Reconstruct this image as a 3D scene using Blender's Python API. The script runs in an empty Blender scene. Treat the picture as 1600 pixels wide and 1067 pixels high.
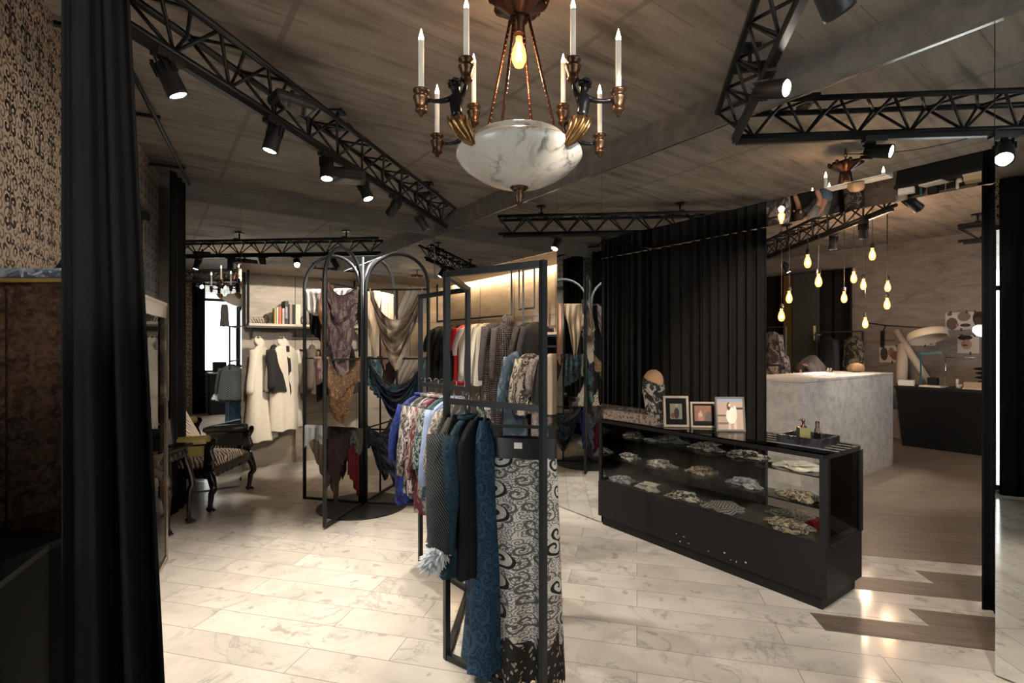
import bpy, bmesh, math, random
from math import sin, cos, pi, tan, atan2, sqrt, radians
from mathutils import Vector, Matrix

# ------------------------------------------------------------------ camera, world, exposure
FOC, CXP, HZP, EYE = 790.0, 800.0, 541.0, 1.5      # focal length, centre and horizon in 1600x1067 pixels, eye height
SC = bpy.context.scene
COL = SC.collection
cam_data = bpy.data.cameras.new('camera')
cam_data.sensor_width = 36.0
cam_data.lens = 36.0 * FOC / 1600.0
cam_data.shift_y = (HZP - 533.5) / 1600.0
cam_data.clip_start = 0.02
cam = bpy.data.objects.new('camera', cam_data)
COL.objects.link(cam)
cam.location = (0, 0, EYE)
cam.rotation_euler = (pi / 2, 0, 0)
SC.camera = cam
SC.view_settings.view_transform = 'Standard'
SC.view_settings.look = 'None'
SC.view_settings.gamma = 1.0
SC.view_settings.use_curve_mapping = False
SC.view_settings.exposure = 0.45
world = bpy.data.worlds.new('daylight')
SC.world = world
world.use_nodes = True
_bg = world.node_tree.nodes['Background']
_bg.inputs[0].default_value = (0.95, 0.975, 1.0, 1)
_bg.inputs[1].default_value = 6.0
try:
    SC.cycles.use_light_tree = True
    SC.cycles.max_bounces = 12
    SC.cycles.glossy_bounces = 8
    SC.cycles.diffuse_bounces = 4
    SC.cycles.transmission_bounces = 8
    SC.cycles.transparent_max_bounces = 16
    SC.cycles.sample_clamp_indirect = 6.0
    SC.cycles.sample_clamp_direct = 0.0
    SC.cycles.blur_glossy = 0.5
    SC.cycles.use_denoising = True
    SC.cycles.denoiser = 'OPENIMAGEDENOISE'
    SC.cycles.caustics_refractive = False
    SC.cycles.caustics_reflective = True
except Exception:
    pass

# room axes: NN points across the room from the window side to the back shop, UU away into the room
NN = Vector((0.811, 0.585, 0.0))
UU = Vector((-0.585, 0.811, 0.0))
def DE(d, e, z=0.0):
    p = NN * d + UU * e
    return Vector((p.x, p.y, z))
ANG_N = atan2(NN.y, NN.x)
D0, E0 = 3.12, 6.10           # front planes of the two mirrored walls
CEIL, BEAM, LINT = 3.20, 2.98, 2.40
def px(x, y, Y):              # a point at depth Y seen at that place of the photograph
    return Vector(((x - CXP) / FOC * Y, Y, EYE - (y - HZP) / FOC * Y))
def fl(x, y, z=0.0):          # the point at height z seen at that place of the photograph
    Y = (EYE - z) * FOC / (y - HZP)
    return Vector(((x - CXP) / FOC * Y, Y, z))
def lwall(Y):                 # x of the papered left wall at depth Y
    return -3.53 + 0.474 * (5.08 - Y)

# daylight portals sit in the two window openings and the added back shop one
def portal(name, c, w, h, yaw):
    l = bpy.data.lights.new(name, 'AREA')
    l.shape = 'RECTANGLE'; l.size = w; l.size_y = h
    l.cycles.is_portal = True
    o = bpy.data.objects.new(name, l); COL.objects.link(o)
    o.location = c
    o.rotation_euler = (pi / 2, 0, yaw)
    return o
# an area light looks along its own -Z; after the 90 degree tilt that is +Y, then yaw turns it
portal('window_daylight', DE(1.45, -1.06, 1.95), 2.1, 2.1, atan2(UU.y, UU.x) - pi / 2)
_lw = Vector((lwall(0.35), 0.35, 1.5))
portal('entrance_daylight', (_lw.x - 0.08, _lw.y - 0.03, 1.35), 1.6, 2.6, -pi / 2 + atan2(0.474, 1.0))
portal('back_shop_added_daylight', DE(6.6, -1.45, 1.7), 2.4, 1.8, atan2(UU.y, UU.x) - pi / 2)
# ------------------------------------------------------------------ mesh helper
class MB:
    def __init__(s):
        s.v = []; s.f = []; s.uv = []; s.m = []; s.cur = 0; s.sm = []
    def face(s, idx, uvs=None, smooth=False):
        s.f.append(list(idx)); s.uv.append(uvs); s.m.append(s.cur); s.sm.append(smooth)
    def box(s, c, size, rz=0.0, rot=None):
        b = len(s.v); R = rot if rot is not None else Matrix.Rotation(rz, 3, 'Z')
        c = Vector(c); hx, hy, hz = size[0] / 2, size[1] / 2, size[2] / 2
        for x, y, z in ((-1,-1,-1),(1,-1,-1),(1,1,-1),(-1,1,-1),(-1,-1,1),(1,-1,1),(1,1,1),(-1,1,1)):
            s.v.append(c + R @ Vector((x*hx, y*hy, z*hz)))
        for q in ((0,3,2,1),(4,5,6,7),(0,1,5,4),(1,2,6,5),(2,3,7,6),(3,0,4,7)):
            s.face([b+i for i in q])
        return s
    def bar(s, a, b_, w, h=None, up=(0,0,1)):
        a = Vector(a); b_ = Vector(b_); d = b_ - a; L = d.length
        if L < 1e-6: return s
        y = d.normalized(); upv = Vector(up)
        if abs(y.dot(upv)) > 0.99: upv = Vector((0,1,0)) if abs(y.y) < 0.9 else Vector((1,0,0))
        x = y.cross(upv).normalized(); z = x.cross(y)
        R = Matrix((x, y, z)).transposed()
        return s.box((a + b_) / 2, (w, L, h if h else w), rot=R)
    def prism(s, pts, z0, z1):          # outline seen from above
        b = len(s.v); n = len(pts)
        for z in (z0, z1):
            for p in pts: s.v.append(Vector((p[0], p[1], z)))
        s.face([b+i for i in reversed(range(n))]); s.face([b+n+i for i in range(n)])
        for i in range(n):
            j = (i+1) % n; s.face([b+i, b+j, b+n+j, b+n+i])
        return s
    def tube(s, pts, r, seg=8, cap=True, sq=None):
        pts = [Vector(p) for p in pts]; n = len(pts)
        rs = r if isinstance(r, (list, tuple)) else [r]*n
        b = len(s.v); prev = None
        for i, p in enumerate(pts):
            if i == 0: t = pts[1]-p
            elif i == n-1: t = p-pts[i-1]
            else: t = (pts[i+1]-p).normalized() + (p-pts[i-1]).normalized()
            t = t.normalized() if t.length > 1e-9 else Vector((0,0,1))
            if prev is None:
                a = Vector((0,0,1)) if abs(t.z) < 0.9 else Vector((1,0,0))
                x = t.cross(a).normalized()
            else:
                x = (prev - t*prev.dot(t))
                x = x.normalized() if x.length > 1e-6 else t.cross(Vector((0,0,1))).normalized()
            prev = x; y = t.cross(x)
            for k in range(seg):
                an = 2*pi*k/seg
                ra, rb = (rs[i], rs[i]*(sq if sq else 1.0))
                s.v.append(p + x*cos(an)*ra + y*sin(an)*rb)
        for i in range(n-1):
            for k in range(seg):
                k2 = (k+1) % seg
                s.face([b+i*seg+k, b+i*seg+k2, b+(i+1)*seg+k2, b+(i+1)*seg+k],
                       [(k/seg, i/(n-1)), ((k+1)/seg, i/(n-1)), ((k+1)/seg, (i+1)/(n-1)), (k/seg, (i+1)/(n-1))], True)
        if cap:
            s.face([b+k for k in reversed(range(seg))]); s.face([b+(n-1)*seg+k for k in range(seg)])
        return s
    def lathe(s, prof, c=(0,0,0), seg=24, M=None, wob=None, cap=True):
        c = Vector(c); b = len(s.v); n = len(prof)
        for i, (r, z) in enumerate(prof):
            for k in range(seg):
                an = 2*pi*k/seg; rr = r * (wob(an, i) if wob else 1.0)
                p = Vector((rr*cos(an), rr*sin(an), z))
                s.v.append(c + (M @ p if M is not None else p))
        for i in range(n-1):
            for k in range(seg):
                k2 = (k+1) % seg
                s.face([b+i*seg+k, b+i*seg+k2, b+(i+1)*seg+k2, b+(i+1)*seg+k], None, True)
        if cap:
            s.face([b+k for k in reversed(range(seg))]); s.face([b+(n-1)*seg+k for k in range(seg)])
        return s
    def ball(s, c, r, seg=12, rings=8, sc=(1,1,1), M=None):
        c = Vector(c); b = len(s.v)
        for i in range(rings+1):
            th = pi*i/rings
            for k in range(seg):
                an = 2*pi*k/seg
                p = Vector((sc[0]*r*sin(th)*cos(an), sc[1]*r*sin(th)*sin(an), -sc[2]*r*cos(th)))
                s.v.append(c + (M @ p if M is not None else p))
        for i in range(rings):
            for k in range(seg):
                k2 = (k+1) % seg
                s.face([b+i*seg+k, b+i*seg+k2, b+(i+1)*seg+k2, b+(i+1)*seg+k], None, True)
        return s
    def grid(s, fn, nu, nv, uvfn=None, closed=False, smooth=True):
        b = len(s.v)
        for j in range(nv+1):
            for i in range(nu if closed else nu+1):
                s.v.append(Vector(fn(i/nu, j/nv)))
        W = nu if closed else nu+1
        for j in range(nv):
            for i in range(nu):
                i2 = (i+1) % W if closed else i+1
                uv = [(i/nu, j/nv), ((i+1)/nu, j/nv), ((i+1)/nu, (j+1)/nv), (i/nu, (j+1)/nv)]
                if uvfn: uv = [uvfn(*q) for q in uv]
                s.face([b+j*W+i, b+j*W+i2, b+(j+1)*W+i2, b+(j+1)*W+i], uv, smooth)
        return s
    def build(s, name, mat, parent=None, bevel=0.0, solid=0.0, subsurf=0, loc=None):
        org = Vector((0,0,0))
        if parent is not None:
            p = parent
            while p is not None:
                org = org + p.location; p = p.parent
        if loc is not None: org = org + Vector(loc)
        me = bpy.data.meshes.new(name)
        me.from_pydata([tuple(v - org) for v in s.v], [], s.f)
        mats = mat if isinstance(mat, (list, tuple)) else [mat]
        for m in mats: me.materials.append(m)
        me.polygons.foreach_set('material_index', s.m)
        me.polygons.foreach_set('use_smooth', s.sm)
        if any(u is not None for u in s.uv):
            ul = me.uv_layers.new(name='UVMap')
            li = 0
            for fi, f in enumerate(s.f):
                u = s.uv[fi]
                for k in range(len(f)):
                    if u is not None: ul.data[li].uv = u[k]
                    li += 1
        me.validate(); me.update()
        o = bpy.data.objects.new(name, me); COL.objects.link(o)
        if parent is not None: o.parent = parent
        if loc is not None: o.location = Vector(loc)
        if solid:
            md = o.modifiers.new('thickness', 'SOLIDIFY'); md.thickness = solid; md.offset = 0
        if bevel:
            md = o.modifiers.new('bevel', 'BEVEL'); md.width = bevel; md.segments = 2; md.limit_method = 'ANGLE'
            md.harden_normals = False
        if subsurf:
            md = o.modifiers.new('subdivision', 'SUBSURF'); md.levels = subsurf; md.render_levels = subsurf
        return o

def tag(o, label, cat, group=None):
    o['label'] = label; o['category'] = cat
    if group: o['group'] = group
    return o
def thing(name, label, cat, loc=(0,0,0), group=None):
    o = bpy.data.objects.new(name, None); COL.objects.link(o)
    o.empty_display_size = 0.05
    o.location = Vector(loc)
    return tag(o, label, cat, group)
def struct(o):
    o['kind'] = 'structure'; return o
def place(o, loc, rz=0.0, rx=0.0, ry=0.0):
    o.location = Vector(loc); o.rotation_euler = (rx, ry, rz); return o
def dup(root, loc, rz=0.0, label=None):
    r = root.copy(); COL.objects.link(r); r.location = Vector(loc); r.rotation_euler = (0, 0, rz)
    if label: r['label'] = label
    for ch in list(root.children):
        c = ch.copy(); COL.objects.link(c); c.parent = r
        for g in list(ch.children):
            d = g.copy(); COL.objects.link(d); d.parent = c
    return r

# ------------------------------------------------------------------ materials
class NT:
    def __init__(s, name):
        s.mat = bpy.data.materials.new(name); s.mat.use_nodes = True
        s.t = s.mat.node_tree; s.t.nodes.clear()
        s.out = s.t.nodes.new('ShaderNodeOutputMaterial')
        s.b = s.t.nodes.new('ShaderNodeBsdfPrincipled')
        s.t.links.new(s.b.outputs[0], s.out.inputs[0])
    def n(s, typ, **kw):
        nd = s.t.nodes.new('ShaderNode' + typ)
        for k, v in kw.items(): setattr(nd, k, v)
        return nd
    def l(s, a, b): s.t.links.new(a, b); return b
    def sv(s, sock, v):
        if hasattr(v, 'is_output') or isinstance(v, bpy.types.NodeSocket): s.t.links.new(v, sock)
        else: sock.default_value = v
    def math(s, op, a, b=None, c=None, clamp=False):
        nd = s.n('Math', operation=op, use_clamp=clamp)
        s.sv(nd.inputs[0], a)
        if b is not None: s.sv(nd.inputs[1], b)
        if c is not None: s.sv(nd.inputs[2], c)
        return nd.outputs[0]
    def coord(s, kind='Object', scale=(1,1,1), rz=0.0, loc=(0,0,0)):
        tc = s.n('TexCoord'); mp = s.n('Mapping')
        s.l(tc.outputs[kind], mp.inputs[0])
        mp.inputs['Scale'].default_value = scale; mp.inputs['Rotation'].default_value = (0, 0, rz)
        mp.inputs['Location'].default_value = loc
        return mp.outputs[0]
    def noise(s, vec, scale, detail=4.0, rough=0.55, dist=0.0):
        nd = s.n('TexNoise'); s.l(vec, nd.inputs['Vector'])
        nd.inputs['Scale'].default_value = scale; nd.inputs['Detail'].default_value = detail
        nd.inputs['Roughness'].default_value = rough; nd.inputs['Distortion'].default_value = dist
        return nd.outputs['Fac']
    def ramp(s, fac, stops, interp='LINEAR'):
        nd = s.n('ValToRGB'); s.l(fac, nd.inputs[0]); cr = nd.color_ramp; cr.interpolation = interp
        while len(cr.elements) < len(stops): cr.elements.new(0.5)
        for e, (p, c) in zip(cr.elements, stops):
            e.position = p; e.color = (c[0], c[1], c[2], 1) if not isinstance(c, (int, float)) else (c, c, c, 1)
        return nd.outputs[0]
    def mix(s, fac, a, b, typ='MIX'):
        nd = s.n('MixRGB', blend_type=typ); s.sv(nd.inputs[0], fac)
        for i, v in ((1, a), (2, b)):
            if isinstance(v, bpy.types.NodeSocket): s.l(v, nd.inputs[i])
            else: nd.inputs[i].default_value = (v[0], v[1], v[2], 1)
        return nd.outputs[0]
    def setp(s, **kw):
        for k, v in kw.items():
            k = k.replace('_', ' ')
            inp = s.b.inputs[k]
            if isinstance(v, bpy.types.NodeSocket): s.l(v, inp)
            elif isinstance(v, (tuple, list)) and len(v) == 3 and inp.type == 'RGBA': inp.default_value = (v[0], v[1], v[2], 1)
            else: inp.default_value = v
        return s
    def bump(s, h, strength=0.3, dist=0.01):
        nd = s.n('Bump'); nd.inputs['Strength'].default_value = strength; nd.inputs['Distance'].default_value = dist
        s.l(h, nd.inputs['Height']); s.l(nd.outputs[0], s.b.inputs['Normal']); return s

_cache = {}
def plain(name, col, rough=0.5, metal=0.0, var=0.12, scale=30.0, **kw):
    if name in _cache: return _cache[name]
    t = NT(name); v = t.coord()
    f = t.noise(v, scale)
    c = t.mix(f, [x*(1-var) for x in col], [min(1, x*(1+var)) for x in col])
    t.setp(Base_Color=c, Roughness=rough, Metallic=metal, **kw)
    _cache[name] = t.mat
    return t.mat
def emit(name, col, strength):
    if name in _cache: return _cache[name]
    t = NT(name); v = t.coord(); f = t.noise(v, 20.0)
    t.setp(Base_Color=t.mix(f, col, [x*0.95 for x in col]), Emission_Color=tuple(col), Emission_Strength=strength)
    _cache[name] = t.mat
    return t.mat
def glass(name, tint=(1,1,1), rough=0.0, ior=1.45):
    if name in _cache: return _cache[name]
    t = NT(name)        # thin pane: a reflection over a tinted see-through sheet
    t.t.nodes.remove(t.b)
    tr = t.n('BsdfTransparent'); tr.inputs[0].default_value = (*tint, 1)
    gl = t.n('BsdfGlossy'); gl.inputs['Roughness'].default_value = rough; gl.inputs[0].default_value = (1,1,1,1)
    fr = t.n('Fresnel'); fr.inputs[0].default_value = ior
    ms = t.n('MixShader'); t.l(fr.outputs[0], ms.inputs[0]); t.l(tr.outputs[0], ms.inputs[1]); t.l(gl.outputs[0], ms.inputs[2])
    t.l(ms.outputs[0], t.out.inputs[0])
    _cache[name] = t.mat
    return t.mat
def swirl(t, vec, scale, k=9.0, width=0.35, rnd=1.0, rad=0.42):
    """spiral scrolls, one in each cell: 1 on the line, 0 off it"""
    vo = t.n('TexVoronoi', voronoi_dimensions='2D', feature='F1')
    t.l(vec, vo.inputs['Vector']); vo.inputs['Scale'].default_value = scale; vo.inputs['Randomness'].default_value = rnd
    sc = t.n('VectorMath', operation='SUBTRACT'); t.l(vec, sc.inputs[0]); t.l(vo.outputs['Position'], sc.inputs[1])
    sp = t.n('SeparateXYZ'); t.l(sc.outputs[0], sp.inputs[0])
    an = t.math('ARCTAN2', sp.outputs[1], sp.outputs[0])
    r = vo.outputs['Distance']
    ph = t.math('ADD', an, t.math('MULTIPLY', r, k * 2.2))
    sn = t.math('SINE', ph)
    line = t.math('GREATER_THAN', sn, 1 - width*2)
    inside = t.math('LESS_THAN', r, rad)
    return t.math('MULTIPLY', line, inside), vo
def vec2(t, kind, scale=(1,1,1), rz=0.0):
    return t.coord(kind, scale, rz)
def fabric(name, c1, c2=None, kind='plain', scale=8.0, rough=0.75, c3=None, split=None, csplit=None, sheen=0.0, metal=0.0, coord='UV', spec=0.2):
    if name in _cache: return _cache[name]
    t = NT(name); v = t.coord(coord)
    c2 = c2 or [x*0.7 for x in c1]; c3 = c3 or c1
    weave = t.noise(v, 90.0, 2.0)
    if kind == 'plain':
        c = t.mix(weave, [x*0.9 for x in c1], c1)
    elif kind == 'scroll':
        s1, _ = swirl(t, v, scale, 8.0, 0.34, 0.9, 0.5)
        s2, _ = swirl(t, v, scale*2.6, 7.0, 0.40, 1.0, 0.7)
        vv = t.coord(coord, loc=(3.1, 1.7, 0))
        big, _ = swirl(t, vv, scale*0.42, 13.0, 0.30, 0.6, 0.30)
        c = t.mix(s2, c1, t.mix(0.75, c1, c2)); c = t.mix(s1, c, t.mix(0.85, c1, c2))
        vo = t.n('TexVoronoi', voronoi_dimensions='2D', feature='F1'); t.l(vv, vo.inputs['Vector']); vo.inputs['Scale'].default_value = scale*0.42; vo.inputs['Randomness'].default_value = 0.6
        disc = t.math('LESS_THAN', vo.outputs['Distance'], 0.30)
        c = t.mix(t.math('MULTIPLY', disc, 0.75), c, c1); c = t.mix(big, c, c2)
    elif kind == 'floral':
        f = t.noise(v, scale, 5.0, 0.6, 1.2); g = t.noise(v, scale*2.3, 4.0, 0.6, 2.0)
        c = t.mix(t.ramp(f, [(0.46, 0.0), (0.5, 1.0)]), c1, c2); c = t.mix(t.ramp(g, [(0.56, 0.0), (0.6, 1.0)]), c, c3)
    elif kind == 'leopard':
        vo = t.n('TexVoronoi', feature='F1'); t.l(v, vo.inputs['Vector']); vo.inputs['Scale'].default_value = scale*2.4
        f = t.math('ADD', vo.outputs['Distance'], t.math('MULTIPLY', t.noise(v, scale*3), 0.3))
        c = t.ramp(f, [(0.30, c2), (0.42, c2), (0.46, c1), (0.60, c1), (0.66, c3)])
    elif kind == 'stripe':
        wv = t.n('TexWave', wave_type='BANDS', bands_direction='DIAGONAL'); t.l(v, wv.inputs['Vector'])
        wv.inputs['Scale'].default_value = scale; wv.inputs['Distortion'].default_value = 1.5
        c = t.ramp(wv.outputs['Fac'], [(0.62, c1), (0.72, c2)])
    elif kind == 'wash':
        f = t.noise(v, scale, 3.0, 0.5, 1.0)
        c = t.ramp(f, [(0.35, c2), (0.5, c3), (0.62, c1)])
    elif kind == 'check':
        ck = t.n('TexWave', wave_type='BANDS', bands_direction='X'); t.l(v, ck.inputs['Vector']); ck.inputs['Scale'].default_value = scale
        ck.inputs['Distortion'].default_value = 4.0; ck.inputs['Detail Scale'].default_value = 4.0
        ck2 = t.n('TexWave', wave_type='BANDS', bands_direction='Y'); t.l(v, ck2.inputs['Vector']); ck2.inputs['Scale'].default_value = scale
        ck2.inputs['Distortion'].default_value = 4.0; ck2.inputs['Detail Scale'].default_value = 4.0
        f = t.math('MULTIPLY', ck.outputs['Fac'], ck2.outputs['Fac'])
        f = t.math('ADD', f, t.math('MULTIPLY', weave, 0.25))
        c = t.ramp(f, [(0.25, c2), (0.45, c1), (0.75, c3)])
    elif kind == 'zebra':
        wv = t.n('TexWave', wave_type='BANDS', bands_direction='X'); t.l(v, wv.inputs['Vector'])
        wv.inputs['Scale'].default_value = scale; wv.inputs['Distortion'].default_value = 6.0
        wv.inputs['Detail Scale'].default_value = 0.9; wv.inputs['Detail'].default_value = 1.0
        c = t.ramp(wv.outputs['Fac'], [(0.46, c1), (0.54, c2)])
    if split is not None:
        sp = t.n('SeparateXYZ'); t.l(t.coord('UV'), sp.inputs[0])
        f = t.math('GREATER_THAN', t.math('ADD', sp.outputs[1], t.math('MULTIPLY', t.noise(t.coord('UV'), 2.0), 0.04)), split + 0.02)
        c = t.mix(f, c, csplit)
    t.setp(Base_Color=c, Roughness=rough, Sheen_Weight=sheen, Metallic=metal, Specular_IOR_Level=spec)
    wr = t.noise(v, 4.5, 3.0, 0.5, 0.8)
    t.bump(t.math('ADD', wr, t.math('MULTIPLY', weave, 0.03)), 0.55, 0.03)
    _cache[name] = t.mat
    return t.mat

BLACK = (0.012, 0.012, 0.013)
M_BLK = plain('black_steel', (0.020, 0.0235, 0.0265), 0.42, 0.3)  # blue of the daylight on the frames is put into this black
M_TRUSS = plain('black_truss_paint', (0.010, 0.010, 0.011), 0.38, 0.2)
M_LAMP = plain('black_lamp_housing', (0.014, 0.014, 0.015), 0.5)
M_LACQ = plain('black_lacquer', (0.008, 0.008, 0.009), 0.12, Coat_Weight=0.6)
M_CASE = plain('black_case_paint', (0.009, 0.009, 0.010), 0.45, Specular_IOR_Level=0.25)
M_LENS = emit('spot_lens', (1.0, 0.90, 0.78), 45.0)
M_BULB = emit('filament_glow', (1.0, 0.55, 0.22), 120.0)
M_BRONZE = plain('antique_bronze', (0.10, 0.058, 0.035), 0.36, 0.9, 0.35, 60)
M_GILT = plain('gilt_bronze', (0.28, 0.17, 0.07), 0.30, 0.95, 0.3, 60)
M_DARKB = plain('black_patina_bronze', (0.012, 0.012, 0.015), 0.25, 0.4)
M_CHROME = plain('chrome', (0.75, 0.75, 0.76), 0.12, 1.0, 0.03)
M_BRASS = plain('brass', (0.62, 0.50, 0.20), 0.28, 0.95, 0.15)
M_WHITE = plain('white_paint', (0.75, 0.74, 0.70), 0.5)
M_PAPER = plain('white_paper', (0.72, 0.70, 0.66), 0.7)
M_GLASS = glass('clear_glass', (0.96, 0.98, 0.97))
M_SMOKE = glass('smoky_case_glass', (0.95, 0.95, 0.93), 0.0, 1.22)

def m_mirror():
    t = NT('mirror_silver'); v = t.coord(); f = t.noise(v, 2.0)
    t.setp(Base_Color=t.mix(f, (0.80, 0.83, 0.82), (0.83, 0.86, 0.85)), Metallic=1.0, Roughness=0.0)
    return t.mat
M_MIRROR = m_mirror()
def m_concrete(name, base, dark, sc=1.0, board=True, rz=-ANG_N, seam=1.4, off=0.6, coord_kind='Object', rough=0.75):
    t = NT(name); v = t.coord(coord_kind, rz=rz)
    st = t.n('Mapping'); t.l(v, st.inputs[0]); st.inputs['Scale'].default_value = (0.55, 5.5, 5.5)
    streak = t.noise(st.outputs[0], 1.6*sc, 7.0, 0.6, 0.4)
    blot = t.noise(v, 1.3*sc, 6.0, 0.62)
    fine = t.noise(v, 38.0, 4.0, 0.6)
    f = t.math('ADD', t.math('MULTIPLY', streak, 0.65), t.math('MULTIPLY', blot, 0.45))
    c = t.ramp(f, [(0.40, dark), (0.53, base), (0.66, [min(1, x*1.38) for x in base])])
    c = t.mix(t.math('MULTIPLY', fine, 0.35), c, [x*0.6 for x in base])
    sp = t.n('SeparateXYZ'); t.l(v, sp.inputs[0])
    if board:   # board joints along the streaks
        wob = t.math('MULTIPLY', t.math('SUBTRACT', t.noise(v, 1.1, 2.0), 0.5), 0.02)
        fr = t.math('FRACT', t.math('ADD', t.math('MULTIPLY', sp.outputs[1], 3.4), wob))
        ln = t.math('LESS_THAN', t.math('ABSOLUTE', t.math('SUBTRACT', fr, 0.5)), 0.012)
        br = t.math('GREATER_THAN', t.noise(v, 2.6, 3.0), 0.52)
        c = t.mix(t.math('MULTIPLY', t.math('MULTIPLY', ln, br), 0.6), c, [x*0.35 for x in base])
        fr2 = t.math('FRACT', t.math('DIVIDE', t.math('SUBTRACT', sp.outputs[0], off - seam/2), seam))
        ln2 = t.math('LESS_THAN', t.math('ABSOLUTE', t.math('SUBTRACT', fr2, 0.5)), 0.012)
        c = t.mix(t.math('MULTIPLY', ln2, 0.55), c, [x*0.45 for x in base])
    t.setp(Base_Color=c, Roughness=rough); t.bump(t.math('ADD', streak, t.math('MULTIPLY', fine, 0.3)), 0.35, 0.01)
    return t.mat
M_CEIL = m_concrete('board_marked_concrete_ceiling', (0.27, 0.24, 0.213), (0.10, 0.087, 0.077))
M_BEAM = m_concrete('smooth_grey_concrete', (0.20, 0.19, 0.175), (0.15, 0.14, 0.13), 1.0, False)


def m_floor():
    t = NT('white_marble_planks'); ang = -atan2(-0.24, 0.971)
    v = t.coord('Object', rz=ang)
    br = t.n('TexBrick'); t.l(v, br.inputs['Vector'])
    br.offset = 0.37; br.offset_frequency = 2; br.squash = 1.0
    br.inputs['Scale'].default_value = 1.0; br.inputs['Brick Width'].default_value = 1.15
    br.inputs['Row Height'].default_value = 0.2; br.inputs['Mortar Size'].default_value = 0.0018
    br.inputs['Mortar Smooth'].default_value = 0.1; br.inputs['Bias'].default_value = 0.0
    br.inputs['Color1'].default_value = (0, 0, 0, 1); br.inputs['Color2'].default_value = (1, 1, 1, 1)
    br.inputs['Mortar'].default_value = (0.5, 0.5, 0.5, 1)
    tone = t.n('SeparateColor'); t.l(br.outputs['Color'], tone.inputs[0])
    # every plank gets its own cut of the veining
    cb = t.n('CombineXYZ'); t.l(t.math('MULTIPLY', tone.outputs[0], 13.0), cb.inputs[2])
    va = t.n('VectorMath', operation='ADD'); t.l(v, va.inputs[0]); t.l(cb.outputs[0], va.inputs[1])
    cl = t.noise(va.outputs[0], 1.7, 6.0, 0.6, 0.6)
    vn = t.noise(va.outputs[0], 2.4, 8.0, 0.62, 1.6)
    vein = t.ramp(t.math('ABSOLUTE', t.math('SUBTRACT', vn, 0.5)), [(0.0, 1.0), (0.012, 0.35), (0.045, 0.0)])
    gate = t.ramp(t.noise(va.outputs[0], 3.5, 2.0), [(0.44, 0.0), (0.60, 1.0)])
    pit = t.ramp(t.noise(va.outputs[0], 9.0, 2.0), [(0.66, 0.0), (0.71, 1.0)])
    c = t.ramp(cl, [(0.3, (0.46, 0.425, 0.38)), (0.5, (0.58, 0.545, 0.495)), (0.7, (0.68, 0.645, 0.59))])
    c = t.mix(t.math('MULTIPLY', tone.outputs[0], 0.16), c, (0.45, 0.42, 0.38))
    c = t.mix(t.math('MULTIPLY', t.math('MULTIPLY', vein, gate), 0.6), c, (0.22, 0.215, 0.21))
    c = t.mix(t.math('MULTIPLY', pit, 0.5), c, (0.25, 0.22, 0.19))
    c = t.mix(br.outputs['Fac'], c, (0.24, 0.215, 0.19))
    t.setp(Base_Color=c, Roughness=t.ramp(cl, [(0.3, 0.16), (0.7, 0.10)]), Specular_IOR_Level=0.5)
    return t.mat
M_FLOOR = m_floor()
def m_wood():
    t = NT('smoked_oak_planks'); ang = -atan2(-0.24, 0.971)
    v = t.coord('Object', rz=ang)
    br = t.n('TexBrick'); t.l(v, br.inputs['Vector']); br.offset = 0.41
    br.inputs['Scale'].default_value = 1.0; br.inputs['Brick Width'].default_value = 1.9
    br.inputs['Row Height'].default_value = 0.2; br.inputs['Mortar Size'].default_value = 0.001
    br.inputs['Color1'].default_value = (0, 0, 0, 1); br.inputs['Color2'].default_value = (1, 1, 1, 1)
    tone = t.n('SeparateColor'); t.l(br.outputs['Color'], tone.inputs[0])
    st = t.n('Mapping'); t.l(v, st.inputs[0]); st.inputs['Scale'].default_value = (1.2, 14, 1)
    g = t.noise(st.outputs[0], 2.2, 6.0, 0.6, 1.0)
    c = t.ramp(g, [(0.35, (0.085, 0.066, 0.052)), (0.55, (0.14, 0.112, 0.09)), (0.7, (0.19, 0.155, 0.125))])
    c = t.mix(t.math('MULTIPLY', tone.outputs[0], 0.35), c, (0.08, 0.06, 0.047))
    c = t.mix(br.outputs['Fac'], c, (0.02, 0.015, 0.012))
    t.setp(Base_Color=c, Roughness=0.42); t.bump(g, 0.1, 0.003)
    return t.mat
M_WOOD = m_wood()
def m_stone(name, c1, c2, c3, scale=1.0, rough=0.5):
    t = NT(name); v = t.coord()
    mp = t.n('Mapping'); t.l(v, mp.inputs[0]); mp.inputs['Scale'].default_value = (1, 1, 3.2)
    a = t.noise(mp.outputs[0], 1.6*scale, 7.0, 0.62, 1.2); b = t.noise(v, 20*scale, 4.0)
    vein = t.ramp(t.math('ABSOLUTE', t.math('SUBTRACT', t.noise(mp.outputs[0], 1.1*scale, 6.0, 0.55, 2.0), 0.5)), [(0.0, 1.0), (0.02, 0.0)])
    c = t.ramp(a, [(0.32, c3), (0.5, c1), (0.7, c2)])
    c = t.mix(t.math('MULTIPLY', b, 0.3), c, c3); c = t.mix(t.math('MULTIPLY', vein, 0.4), c, c2)
    t.setp(Base_Color=c, Roughness=rough); t.bump(b, 0.08, 0.003)
    return t.mat
M_STONE = m_stone('warm_grey_stone_panel', (0.34, 0.29, 0.235), (0.42, 0.37, 0.30), (0.24, 0.20, 0.16))
M_CWALL = m_stone('board_marked_concrete_wall', (0.21, 0.18, 0.155), (0.27, 0.235, 0.205), (0.13, 0.11, 0.095), 1.3, 0.7)
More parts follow.
